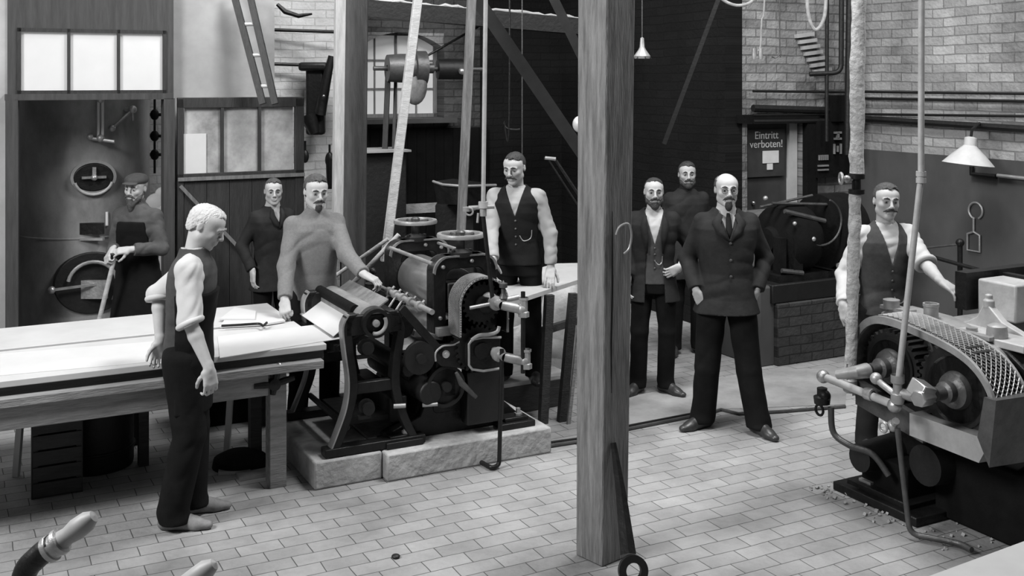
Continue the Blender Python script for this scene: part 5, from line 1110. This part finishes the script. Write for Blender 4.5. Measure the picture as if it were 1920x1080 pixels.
        Cn((-.018, -.096, -.0530), (.018, -.096, -.0530), .0050, .0050, .004); Cn((-.015, -.096, -.0645), (.015, -.096, -.0645), .0058, .0058, .004)
        Cn((-.022, -.104, -.0588), (.022, -.104, -.0588), .0030, .0030, .002, True)
    def headfield(s, h=.0042, zx=(-.17, .16)):
        c = s.hc; k = s.s; r = .15*k; return Field((c.x-r, c.y-r, c.z+zx[0]*k), (c.x+r, c.y+r, c.z+zx[1]*k), h)
    def toloc(s, x, y, z):
        p = [x-s.hc.x, y-s.hc.y, z-s.hc.z]; R = s.HR; return [(p[0]*R[0][j]+p[1]*R[1][j]+p[2]*R[2][j])/s.s for j in range(3)]
    def hair(s, m_='hair_dark', style='short', vol=.008, line=.070):
        F = s.headfield(); k = s.s; R = s.HR
        F.ell(s.hp(0, .017, .030), [(.0765+vol*.25)*k, (.0955+vol*.3)*k, (.080+vol*.7)*k], R, .01); F.ell(s.hp(0, .05, -.02), [.062*k, .055*k, .062*k], R, .02*k)
        if style != 'bald': F.ell(s.hp(.008, -.022, .078), [.052*k, .056*k, (.024+vol)*k], R, .025*k)
        def fn(x, y, z):
            a, b, c = s.toloc(x, y, z); zl = np.interp(b, [-.12, -.085, -.055, -.030, -.012, .002, .030, .06, .13], [line+.014, line, line-.004, .046, -.006, .026, -.006, -.055, -.085])
            zl = zl+np.where(b < -.03, .012*np.sin(np.minimum(np.abs(a), .06)*70)+(.25*np.maximum(a, 0) if style == 'parted' else 0), 0)
            zl = zl+.003*np.sin(a*420+b*130)
            d = (zl-c)*.8*k
            if style == 'bald': d = np.maximum(d, (.050-np.abs(a)-np.maximum(b-.045, 0)*1.5+np.maximum(c-.05, 0)*1.1)*.8*k)
            if style == 'thin': d = np.maximum(d, (.040-np.abs(a)-np.maximum(b+.02, 0)*2)*.8*k)
            return d.astype(np.float32)
        F.cut(fn)
        x, y, z = F.ax[0][:, None, None], F.ax[1][None, :, None], F.ax[2][None, None, :]
        a, b, c = s.toloc(x, y, z); F.F += (.0022*np.sin(a*260+12*np.sin(b*40))*np.sin(b*90+c*140)).astype(np.float32)
        return F.mesh('hair', m_, s.o, 0)
    def brows(s, m_='hair_dark'):
        for q in (-1, 1):
            e = MB(); e.tube([s.hp(q*.013, -.1015, .0245), s.hp(q*.028, -.0990, .0305), s.hp(q*.047, -.0870, .0250)], [.0048*s.s, .0062*s.s, .0030*s.s], 8); e.build('eyebrow', m_, s.o)
    def moustache(s, m_='hair_dark', w=1., droop=.012):
        F = s.headfield(.0036, (-.16, .02)); k = s.s
        for q in (-1, 1):
            F.cone(s.hp(0, -.106, -.0425), s.hp(q*.022*w, -.102, -.0475), .0085*k, .0085*k, .004); F.cone(s.hp(q*.022*w, -.102, -.0475), s.hp(q*.040*w, -.088, -.0475-droop), .0085*k, .0035*k, .004)
        return F.mesh('moustache', m_, s.o, 0)
    def beard(s, m_='hair_dark', full=True, ln=.03):
        F = s.headfield(.0042, (-.22, .03)); k = s.s; R = s.HR
        F.ell(s.hp(0, -.080, -.088-ln*.4), [.026*k, .026*k, (.020+ln*.7)*k], R, .01)
        if full:
            for q in (-1, 1):
                F.cone(s.hp(q*.066, .0, -.035), s.hp(q*.050, -.040, -.072), .010*k, .020*k, .012); F.cone(s.hp(q*.050, -.040, -.072), s.hp(q*.010, -.076, -.098-ln*.3), .020*k, .022*k, .015)
        F.ell(s.hp(0, -.104, -.060), [.020*k, .014*k, .010*k], R, .004, True)
        return F.mesh('beard', m_, s.o, 0)
    # ---------------------------------------------------------------- clothes
    def bounds(s, pts, pad=.17): return [min(p[i] for p in pts)-pad for i in range(3)], [max(p[i] for p in pts)+pad for i in range(3)]
    def sleeve(s, F, q, ru, rl, rw, end=1., k=.02, cuff=None):
        kk = s.s; S_, E_, W_ = s.sh[q], s.el[q], s.wr[q]
        ru *= .90; rl *= .92; F0 = F; F = object.__new__(Field); F.ax = F0.ax; F.F = np.full_like(F0.F, .09)
        F.cone(s.neck-Vector((0, 0, .050*kk)), S_, .046*kk, ru*kk, .03); F.cone(S_, E_, ru*kk, rl*kk, .03)
        if end > 0: X = E_.lerp(W_, end); F.cone(E_, X, rl*kk, (rl+(rw-rl)*end)*kk, .02)
        else: X = S_.lerp(E_, 1+end)
        d = (W_-E_).normalized() if end > 0 else (E_-S_).normalized()
        lo = [X[i]-.11 for i in range(3)]; hi = [X[i]+.11 for i in range(3)]
        F.cut(lambda x, y, z: ((x-X.x)*d.x+(y-X.y)*d.y+(z-X.z)*d.z).astype(np.float32), lo, hi)
        a = F0.F; kq = .03; hh = np.maximum(kq-np.abs(a-F.F), 0)/kq; F0.F = np.minimum(a, F.F)-hh*hh*kq*.25
        return X, d
    def top(s, name, m_, off=.006, sleeves=(1, 1), hem=.94, ru=.060, rl=.050, rw=.038, vneck=None, fold=.003, armhole=False, neck_r=.062, skirt=None, open_w=0., high=False, seed=1., h=.0062, extra=None, roll=True):
        k = s.s; pts = [s.neck, s.pel]+[v for D in (s.sh, s.el, s.wr) for v in D.values()] if sleeves else [s.neck, s.pel, s.sh[-1], s.sh[1]]
        lo, hi = s.bounds(pts, .16); lo[2] = min(hem*k-.03, lo[2] if sleeves else 9); hi[2] = s.neck.z+.14
        F = Field(lo, hi, h); T = s.T()
        if skirt: T = [(hem*k-.02, T[0][1], T[0][2], skirt[0]*k, skirt[1]*k)]+T[1:]
        F.loft(T, off*k, hem*k, 1.50*k, .02)
        rolls = []
        if sleeves:
            for q, e in zip((-1, 1), sleeves): rolls.append((q, e, s.sleeve(F, q, ru, rl, rw, e)))
        else:
            for q in (-1, 1): F.cone(s.neck-Vector((0, 0, .050*k)), s.sh[q]-Vector((q*.02*k, 0, -.004)), .045*k, .058*k, .035)
        if high: F.cone(s.neck-Vector((0, 0, .02*k)), s.neck.lerp(s.hp(0, .018, -.07), .55), .066*k, .062*k, .02)
        if extra: extra(F)
        if fold: F.folds(fold, 1., seed, m_.startswith('shirt') or m_ == 'work_grey')
        # neck opening
        n0 = s.neck; hd = (s.hp(0, .018, -.06)-n0).normalized(); nr = neck_r*k
        if not high: F.cone(n0+Vector((0, -.012*k, .012*k)), n0+hd*.14*k, nr, nr*1.3, .004, None, True)
        else: F.cone(n0+hd*.05*k, n0+hd*.16*k, .056*k, .062*k, .004, None, True)
        if vneck or open_w:
            zb, wt = (vneck or (hem, .05)); zt = 1.49*k; zb *= k; cx, cy = s.chest.x, s.chest.y
            F.cut(lambda x, y, z: np.where(y < cy-.02, -(np.abs(x-np.interp(z, [zb, zt], [s.pel.x*.3+cx*.7, s.neck.x]))-np.interp(z, [hem*k-.2, zb-.001, zb, zt], [open_w*1.4, open_w, open_w, wt*k]).astype(np.float32))*.85, -1).astype(np.float32)+0*x)
        if armhole:
            for q in (-1, 1):
                c = s.sh[q]+Vector((q*.045*k, 0, -.02*k)); F.cone(c, c-Vector((-q*.012, 0, .11*k)), .062*k, .050*k, .008, None, True)
        o = F.mesh(name, m_, s.o, 1)
        if roll:
            for q, e, (X, d) in rolls:
                if e < .6:
                    r = (rl+(rw-rl)*max(e, 0))*k; q_ = MB(); q_.torus(X-d*.012, d, r*.92, .017*k, 28, 10); c = q_.build('sleeve_roll', m_, o)
        return o
    def trousers(s, m_='trouser_dark', rt=.092, rk=.072, rh=.068, fold=.003, wz=1.02, seed=2., brk=0.):
        k = s.s; lo, hi = s.bounds([s.pel, *s.hip.values(), *s.kn.values(), *s.an.values()], .17); lo[2] = -.01; hi[2] = wz*k+.03
        F = Field(lo, hi, .0075); T = s.T(); F.loft(T, .010*k, .82*k, wz*k, .03)
        for q in (-1, 1):
            F.cone(s.hip[q]+Vector((0, .005, -.01)), s.kn[q], rt*k, rk*k, .018, None); F.cone(s.kn[q], s.an[q]+Vector((0, 0, .01*k)), rk*k, rh*k, .012); F.cone(s.an[q]+Vector((0, 0, .01)), s.an[q]+Vector((math.sin(s.fd[q])*.012, -math.cos(s.fd[q])*.012, -.035*k)), rh*k, (rh+.004)*k, .01)
            lo2 = [s.an[q][i]-.12 for i in range(3)]; hi2 = [s.an[q][i]+.12 for i in range(3)]; zc = .042*k
            F.cut(lambda x, y, z: (zc-z+0*x+0*y).astype(np.float32), lo2[:2]+[-1], hi2[:2]+[.3])
        F.folds(fold, .7, seed); return F.mesh('trousers', m_, s.o, 1)
    def shoes(s, m_='shoe_leather'):
        k = s.s
        for q in (-1, 1):
            a = s.fd[q]; f = Vector((math.sin(a), -math.cos(a), 0)); c = Vector((s.an[q].x, s.an[q].y, 0)); sd = Vector((f.y, -f.x, 0))
            F = Field((c.x-.25, c.y-.25, -.012), (c.x+.25, c.y+.25, .19), .0062); P = lambda u, z, w=0: c+f*u*k+Vector((0, 0, z*k))+sd*w*k
            F.cone(P(-.045, .036), P(.06, .034), .038*k, .036*k, .02); F.cone(P(.06, .034), P(.125, .027), .038*k, .043*k, .02, (Vector((0, 0, 1)), 1.15)); F.cone(P(.125, .026), P(.185, .022), .043*k, .030*k, .015, (Vector((0, 0, 1)), 1.3)); F.cone(P(-.005, .05), P(-.012, .13), .042*k, .042*k, .03); F.cone(P(.0, .09), P(.10, .045), .036*k, .026*k, .03)
            F.cut(lambda x, y, z: (.002-z+0*x+0*y).astype(np.float32)); F.cone(P(.028, .0), P(.045, .0), .010*k, .010*k, .006, None, True)
            F.mesh('shoe', m_, s.o, 1)
    def collar(s, m_='shirt_white', hgt=.036, r=.062):
        k = s.s; d = (s.hp(0, .018, -.06)-s.neck).normalized(); o = s.neck+d*.012*k+Vector((0, -.002, 0)); q = MB(); q.lathe(o, d, [(r*k, 0), ((r-.002)*k, hgt*k), ((r-.007)*k, hgt*k), ((r-.005)*k, 0)], 32, True); return q.build('collar', m_, s.o)
    def strip(s, name, m_, pts, widths, off, parent=None, th=.004):
        """cloth band lying on the chest; pts (x, z)"""
        q = MB(); L_ = []
        for i, ((x, z), w) in enumerate(zip(pts, widths)):
            a = pts[max(i-1, 0)]; b = pts[min(i+1, len(pts)-1)]; t = Vector((b[0]-a[0], b[1]-a[1])).normalized(); n = Vector((-t.y, t.x))
            L_.append([s.front(x*s.s+n.x*e*w*s.s/2, z*s.s+n.y*e*w*s.s/2, off*s.s) for e in (-1, 0, 1)])
        V = [p for r in L_ for p in r]; n = len(pts); fr = [(i*3+j, i*3+j+1, i*3+j+4, i*3+j+3) for i in range(n-1) for j in range(2)]
        q.v = [tuple(p) for p in V]; q.f = fr; o = q.build(name, m_, parent or s.o); m = o.modifiers.new('thick', 'SOLIDIFY'); m.thickness = th; m.offset = 0; return o
    def chain(s, pts, off=.03, m_='tin', parent=None):
        q = MB(); q.tube(smooth_path([s.front(x*s.s, z*s.s, off*s.s) for x, z in pts]), .0032, 6); return q.build('watch_chain', m_, parent or s.o)
    def buttons(s, pts, off=.02, m_='grey_iron', parent=None, r=.008):
        for x, z in pts: q = MB(); q.ball(s.front(x*s.s, z*s.s, off*s.s), r, (1, .6, 1), 8, 6); q.build('button', m_, parent or s.o)
    def setarm(s, q, el, wr, hd=None): s.el[q] = el; s.wr[q] = wr; s.hd[q] = hd or s.hd[q]
    def armlen(s, q, bend=None):
        """keep human arm lengths: shoulder fixed, wrist kept as near its target as it can, elbow solved"""
        k = s.s; S_, W_ = s.sh[q], s.wr[q]; a, b = .285*k, .255*k; v = W_-S_; D = v.length
        if D > (a+b)*.985: W_ = S_+v*((a+b)*.985/D); v = W_-S_; D = v.length; s.wr[q] = W_
        x = (a*a-b*b+D*D)/(2*D); hgt = math.sqrt(max(a*a-x*x, 0)); n = v.normalized(); e = s.el[q]-S_; e = e-n*e.dot(n)
        s.el[q] = S_+n*x+e.normalized()*hgt

# ---- 1 blond worker, seen from the side in front of the feed table
p = Person('person with short blond hair, rolled white sleeves and dark waistcoat, standing before the feed table', 350, 5.92, 1.735, math.radians(97), head=(-.10, .52, 0), lean=(0, -.055), headoff=(0, -.035, -.012))
p.setarm(-1, p.L(352, 622, -.24), p.L(393, 695, -.26), (p.dirL((.12, -.05, -1)), p.dirL((-.6, .8, .1)), .75)); p.armlen(-1)
p.setarm(1, p.L(303, 588, .10), p.L(300, 640, .06), (p.dirL((-.2, .1, -1)), p.dirL((.3, -.9, 0)), .9)); p.armlen(1)
p.kn[-1] = Vector((-.09, -.03, .50)); p.an[-1] = Vector((-.10, .055, .085)); p.kn[1] = Vector((.10, -.02, .50)); p.an[1] = Vector((.11, -.01, .085)); p.fd = {-1: -.1, 1: .2}
p.gaze = 0
p.body(); p.hair('hair_blond', 'short', .007, .078); p.brows('hair_grey')
p.top('shirt', 'shirt_white', .006, (.03, .12), .98, ru=.070, rl=.068, rw=.05, fold=.005, seed=.3, neck_r=.056)
p.top('waistcoat', 'vest_grey', .018, None, .93, armhole=True, fold=.003, neck_r=.060, seed=1.2)
p.trousers('trouser_dark', .110, .088, .082, .005)
F = Field((-.26, -.26, .55), (.26, .2, 1.32), .0075); F.loft([(z, x, y, rx*1.03, ry*1.03) for z, x, y, rx, ry in p.T()][:-2], .030, .62, 1.26, .02); F.folds(.004, .8, 3); F.cut(lambda x, y, z: (y-.035-.0*z+0*x).astype(np.float32)); F.mesh('apron', 'trouser_dark', p.o, 1)
p.shoes('shoe_dusty')

# ---- 2 man in the grey pullover
p = Person('person with dark goatee in a plain grey pullover, one fist on the feed table', 590, 7.50, 1.755, math.radians(30), head=(-.05, .16, 0), lean=(-.005, -.03))
p.setarm(-1, p.L(522, 520, -.12), p.L(531, 588, -.42), (p.dirL((.15, -.5, -.8)), p.dirL((.2, .8, -.5)), 1.5)); p.armlen(-1)
p.setarm(1, p.L(664, 505, -.22), p.L(692, 531, -.36), (p.dirL((.8, -.2, -.35)), p.dirL((-.2, .2, -1)), .9)); p.armlen(1)
p.body(); p.hair('hair_mid', 'short', .012, .082); p.brows(); p.moustache(w=1.); p.beard(full=False, ln=.016)
p.top('pullover', 'pullover', .016, (.94, .94), .90, ru=.068, rl=.062, rw=.046, fold=.0045, high=True, seed=4.1)
p.trousers(); p.shoes()

# ---- 3 youth in a dark jacket before the door leaf
p = Person('young person in a dark jacket with short hair, standing before the dark door leaf', 511, 8.9, 1.60, math.radians(38), head=(-.35, .08, 0), lean=(0, -.01))
for q in (-1, 1): p.wr[q] = Vector((q*.20, -.06, .86)); p.el[q] = Vector((q*.23, .06, 1.06)); p.armlen(q)
p.body('skin'); p.hair('hair_mid', 'short', .008, .084); p.brows('hair_mid')
p.top('shirt', 'shirt_grey', .004, None, 1.1, fold=0, high=True, seed=1)
p.top('jacket', 'jacket_dark', .026, (.92, .92), .76, ru=.062, rl=.056, rw=.046, vneck=(1.33, .045), fold=.004, skirt=(.185, .135), seed=2.2)
p.strip('lapel', 'jacket_dark', [(-.045, 1.48), (-.055, 1.42), (-.03, 1.36), (0, 1.31)], [.02, .05, .05, .01], .036); p.strip('lapel', 'jacket_dark', [(.045, 1.48), (.055, 1.42), (.03, 1.36), (0, 1.31)], [.02, .05, .05, .01], .036); p.collar('shirt_grey', .03, .058)
p.trousers(); p.shoes()

# ---- 4 old man with cap and shovel in the boiler doorway
p = Person('bearded old person in a flat cap holding a shovel in the boiler doorway', 262, 8.55, 1.665, math.radians(-12), head=(.02, .10, .06), lean=(-.01, -.03))
p.setarm(-1, p.L(220, 437, -.05), p.L(211, 468, -.24), (p.dirL((-.2, -.6, -.5)), p.dirL((.6, .4, -.6)), 1.2)); p.armlen(-1)
p.setarm(1, p.L(301, 440, -.08), p.L(243, 468, -.26), (p.dirL((-.95, -.25, -.1)), p.dirL((0, .6, -.8)), 1.0)); p.armlen(1)
p.body('skin'); p.hair('hair_grey', 'short', .007, .05); p.brows('hair_mid'); p.moustache('hair_mid', 1.1, .02); p.beard('hair_mid', True, .075)
F = p.headfield(.0042, (0, .2)); F.ell(p.hp(0, .012, .070), [.088, .104, .050], p.HR, .01); F.cut(lambda x, y, z: ((.050-p.toloc(x, y, z)[2])).astype(np.float32)); F.ell(p.hp(0, -.095, .056), [.062, .040, .008], p.HR, .01); F.mesh('flat_cap', 'vest_grey', p.o, 1)
p.top('work_jacket', 'work_grey', .020, (.92, .85), .72, ru=.066, rl=.062, rw=.046, fold=.006, high=True, skirt=(.20, .15), seed=6.3)
F = Field((-.3, -.3, .3), (.3, .2, 1.40), .0075); F.loft([(.35, 0, 0, .21, .16)]+[(z, x, y, rx*1.06, ry*1.05) for z, x, y, rx, ry in p.T()][1:-3], .034, .40, 1.30, .02); F.folds(.004, .8, 3); F.cut(lambda x, y, z: (np.maximum(y-.0, np.abs(x)-np.interp(z, [.4, .95, 1.1, 1.3], [.3, .19, .14, .11]))+0*z).astype(np.float32)); F.mesh('apron', 'trouser_dark', p.o, 1)
p.trousers(); p.shoes()
sv = root('shovel', on(175, 640, 0)*0+Vector((at(188, 600, 8.3).x-.03, 8.3, 0)), 0, 'long-handled shovel held upright by the capped old man', 'shovel'); o = sv.location
q = MB(); q.tube([at(214, 486, 8.27)-o, at(186, 600, 8.3)-o, Vector((-.06, 0, .18))], .017, 10); q.build('handle', 'pale_wood', sv)
q = MB(); q.tube([at(206, 478, 8.25)-o, at(224, 480, 8.28)-o], .016, 10); q.build('grip', 'cast_iron', sv)
q = MB(); q.box(Vector((-.09, 0, .11)), (.22, .03, .24)); q.build('blade', 'worn_steel', sv)

# ---- 5 bearded man in waistcoat leaning on the delivery table
p = Person('person with moustache in white sleeves and dark waistcoat leaning a hand on the delivery table', 972, 7.85, 1.66, math.radians(-8), z0=.227, head=(-.25, .24, 0), lean=(-.01, -.06), headoff=(-.005, -.02, 0), build=1.05)
p.setarm(1, p.L(1046, 450, -.05), p.L(1033, 503, -.10), (p.dirL((-.10, -.6, -.75)), p.dirL((0, .5, -.85)), .30)); p.armlen(1)
p.setarm(-1, p.L(912, 440, -.1), p.L(925, 490, -.3)); p.armlen(-1)
p.body(); p.hair('hair_dark', 'short', .008, .082); p.brows(); p.moustache(w=1.2, droop=.016)
p.top('shirt', 'shirt_grey', .010, (.90, .90), .98, ru=.068, rl=.060, rw=.042, fold=.005, seed=5.5, neck_r=.058)
p.top('waistcoat', 'vest_black', .022, None, .90, armhole=True, vneck=(1.27, .075), fold=.003, seed=2.9)
p.chain([(.03, 1.13), (.06, 1.09), (.11, 1.11), (.12, 1.17)], .035); p.buttons([(0, 1.24), (0, 1.18), (0, 1.12), (0, 1.06)], .026)
p.trousers(); p.shoes()

# ---- 6 man behind the post with open jacket
p = Person('person with dark beard, open jacket and white shirt front, just right of the timber post', 1226, 8.35, 1.655, math.radians(-4), head=(.05, .05, 0))
p.setarm(1, p.L(1290, 470, .02), p.L(1275, 500, -.12), (p.dirL((-.7, -.2, -.35)), p.dirL((-.3, .9, 0)), .8)); p.armlen(1)
p.wr[-1] = Vector((-.20, -.08, .88)); p.armlen(-1); p.kn = {-1: Vector((-.11, -.02, .48)), 1: Vector((.10, -.02, .48))}; p.an = {-1: Vector((-.12, .02, .085)), 1: Vector((.09, .02, .085))}; p.fd = {-1: -.5, 1: .75}
p.body(); p.hair('hair_dark', 'short', .003, .098); p.brows(); p.moustache(w=1.1); p.beard(full=True, ln=.030)
p.top('shirt', 'shirt_white', .006, None, 1.0, fold=.002, high=False, seed=3, neck_r=.056)
v_ = p.top('waistcoat', 'vest_grey', .016, None, .90, armhole=True, vneck=(1.22, .078), fold=.003, seed=1.9)
p.top('jacket', 'jacket_dark', .030, (.88, .80), .76, ru=.066, rl=.060, rw=.048, vneck=(1.30, .075), open_w=.060, fold=.004, skirt=(.19, .14), seed=2.7)
p.strip('lapel', 'jacket_dark', [(.072, 1.45), (.085, 1.38), (.075, 1.28), (.062, 1.15)], [.02, .055, .05, .01], .040); p.strip('lapel', 'jacket_dark', [(-.072, 1.45), (-.085, 1.38), (-.075, 1.28), (-.062, 1.15)], [.02, .055, .05, .01], .040)
p.chain([(.0, 1.09), (.03, 1.06), (.055, 1.08), (.06, 1.13)], .03, 'bright_steel'); p.buttons([(0, 1.19), (0, 1.14), (0, 1.09), (0, 1.03)], .022); p.collar('shirt_white', .022, .056)
p.trousers(); p.shoes()

# ---- 7 man standing in the dark behind
p = Person('dim person with dark hair and beard standing furthest back in a buttoned smock', 1288, 9.55, 1.685, math.radians(8), head=(-.15, 0, 0))
p.body('skin_shaded'); p.hair('hair_dark', 'short', .014, .078); p.brows(); p.moustache(w=1.); p.beard(full=True, ln=.02)
p.top('smock', 'work_dark', .026, (.95, .95), .70, ru=.066, rl=.058, rw=.046, fold=.006, high=True, skirt=(.20, .15), seed=7.3)
p.trousers(); p.shoes()

# ---- 8 man in the dark suit
p = Person('person in a dark three-button suit and tie with pince-nez, hands in pockets', 1362, 7.50, 1.765, math.radians(-2), head=(.03, .03, 0), build=1.06)
p.hip = {-1: Vector((-.095, 0, .92)), 1: Vector((.095, 0, .92))}; p.kn = {-1: p.L(1326, 690, -.02), 1: p.L(1404, 695, -.06)}; p.an = {-1: Vector((-.155, .02, .085)), 1: Vector((.195, -.10, .085))}; p.fd = {-1: -.95, 1: .45}
p.setarm(-1, p.L(1286, 505, .10), p.L(1306, 545, -.05), (p.dirL((.35, .0, -.9)), p.dirL((.6, .7, 0)), .5)); p.armlen(-1)
p.setarm(1, p.L(1444, 505, .10), p.L(1418, 545, -.05), (p.dirL((-.35, .0, -.9)), p.dirL((-.6, .7, 0)), .5)); p.armlen(1)
p.body(); p.hair('hair_mid', 'bald', .014, .072); p.brows('hair_mid'); p.moustache(w=1.0, droop=.014); p.beard(full=False, ln=.028)
p.top('shirt', 'shirt_white', .004, None, 1.1, fold=0, high=True, seed=1)
j = p.top('jacket', 'suit_dark', .034, (.95, .95), .80, ru=.068, rl=.062, rw=.052, vneck=(1.305, .062), fold=.0045, skirt=(.196, .145), seed=9.1, roll=False)
for q in (-1, 1): p.strip('lapel', 'suit_dark', [(q*.050, 1.475), (q*.085, 1.42), (q*.060, 1.36), (q*.004, 1.295)], [.03, .058, .055, .008], .043, j, .006)
p.collar('shirt_white', .042, .063); p.strip('necktie', 'vest_black', [(0, 1.478), (0, 1.43), (0, 1.36), (0, 1.30)], [.020, .040, .045, .040], .018, None, .008)
p.buttons([(.004, 1.285), (.006, 1.17), (.008, 1.06)], .041, 'vest_grey', j, .011)
q = MB()
for sx in (-1, 1): q.torus(p.hp(sx*.031, -.105, .002), p.HR@Vector((0, 1, 0)), .018, .0014, 20, 6)
q.tube([p.hp(-.013, -.110, .006), p.hp(0, -.115, .010), p.hp(.013, -.110, .006)], .0014, 6); q.build('pince_nez', 'cast_iron', p.o)
p.trousers('trouser_dark', .104, .084, .082, .004); p.shoes()

# ---- 9 worker at the right machine
p = Person('person with moustache in waistcoat and white rolled sleeves, standing behind the right machine', 1660, 7.05, 1.735, math.radians(2), head=(-.04, .04, .04), lean=(.0, -.01))
p.setarm(-1, p.L(1583, 520, .02), p.L(1581, 572, -.16), (p.dirL((.1, -.4, -.9)), p.dirL((.6, .6, -.2)), .9)); p.armlen(-1)
p.setarm(1, p.L(1735, 492, -.22), p.L(1788, 560, -.62), (p.dirL((.5, -.7, -.35)), p.dirL((-.1, .4, -.95)), .5)); p.armlen(1)
p.body(); p.hair('hair_mid', 'parted', .012, .080); p.brows(); p.moustache(w=1.15, droop=.010)
p.top('shirt', 'shirt_white', .008, (.93, .0), .98, ru=.070, rl=.064, rw=.042, fold=.005, seed=8.8, neck_r=.056)
p.top('waistcoat', 'vest_grey', .018, None, .90, armhole=True, vneck=(1.23, .072), fold=.003, seed=2.5)
p.chain([(.01, 1.03), (.03, .99), (.07, 1.0), (.09, 1.07)], .03, 'bright_steel'); p.buttons([(0, 1.19), (0, 1.13), (0, 1.07), (0, 1.01)], .022); p.collar('shirt_white', .020, .055)
p.trousers('work_dark'); p.shoes()
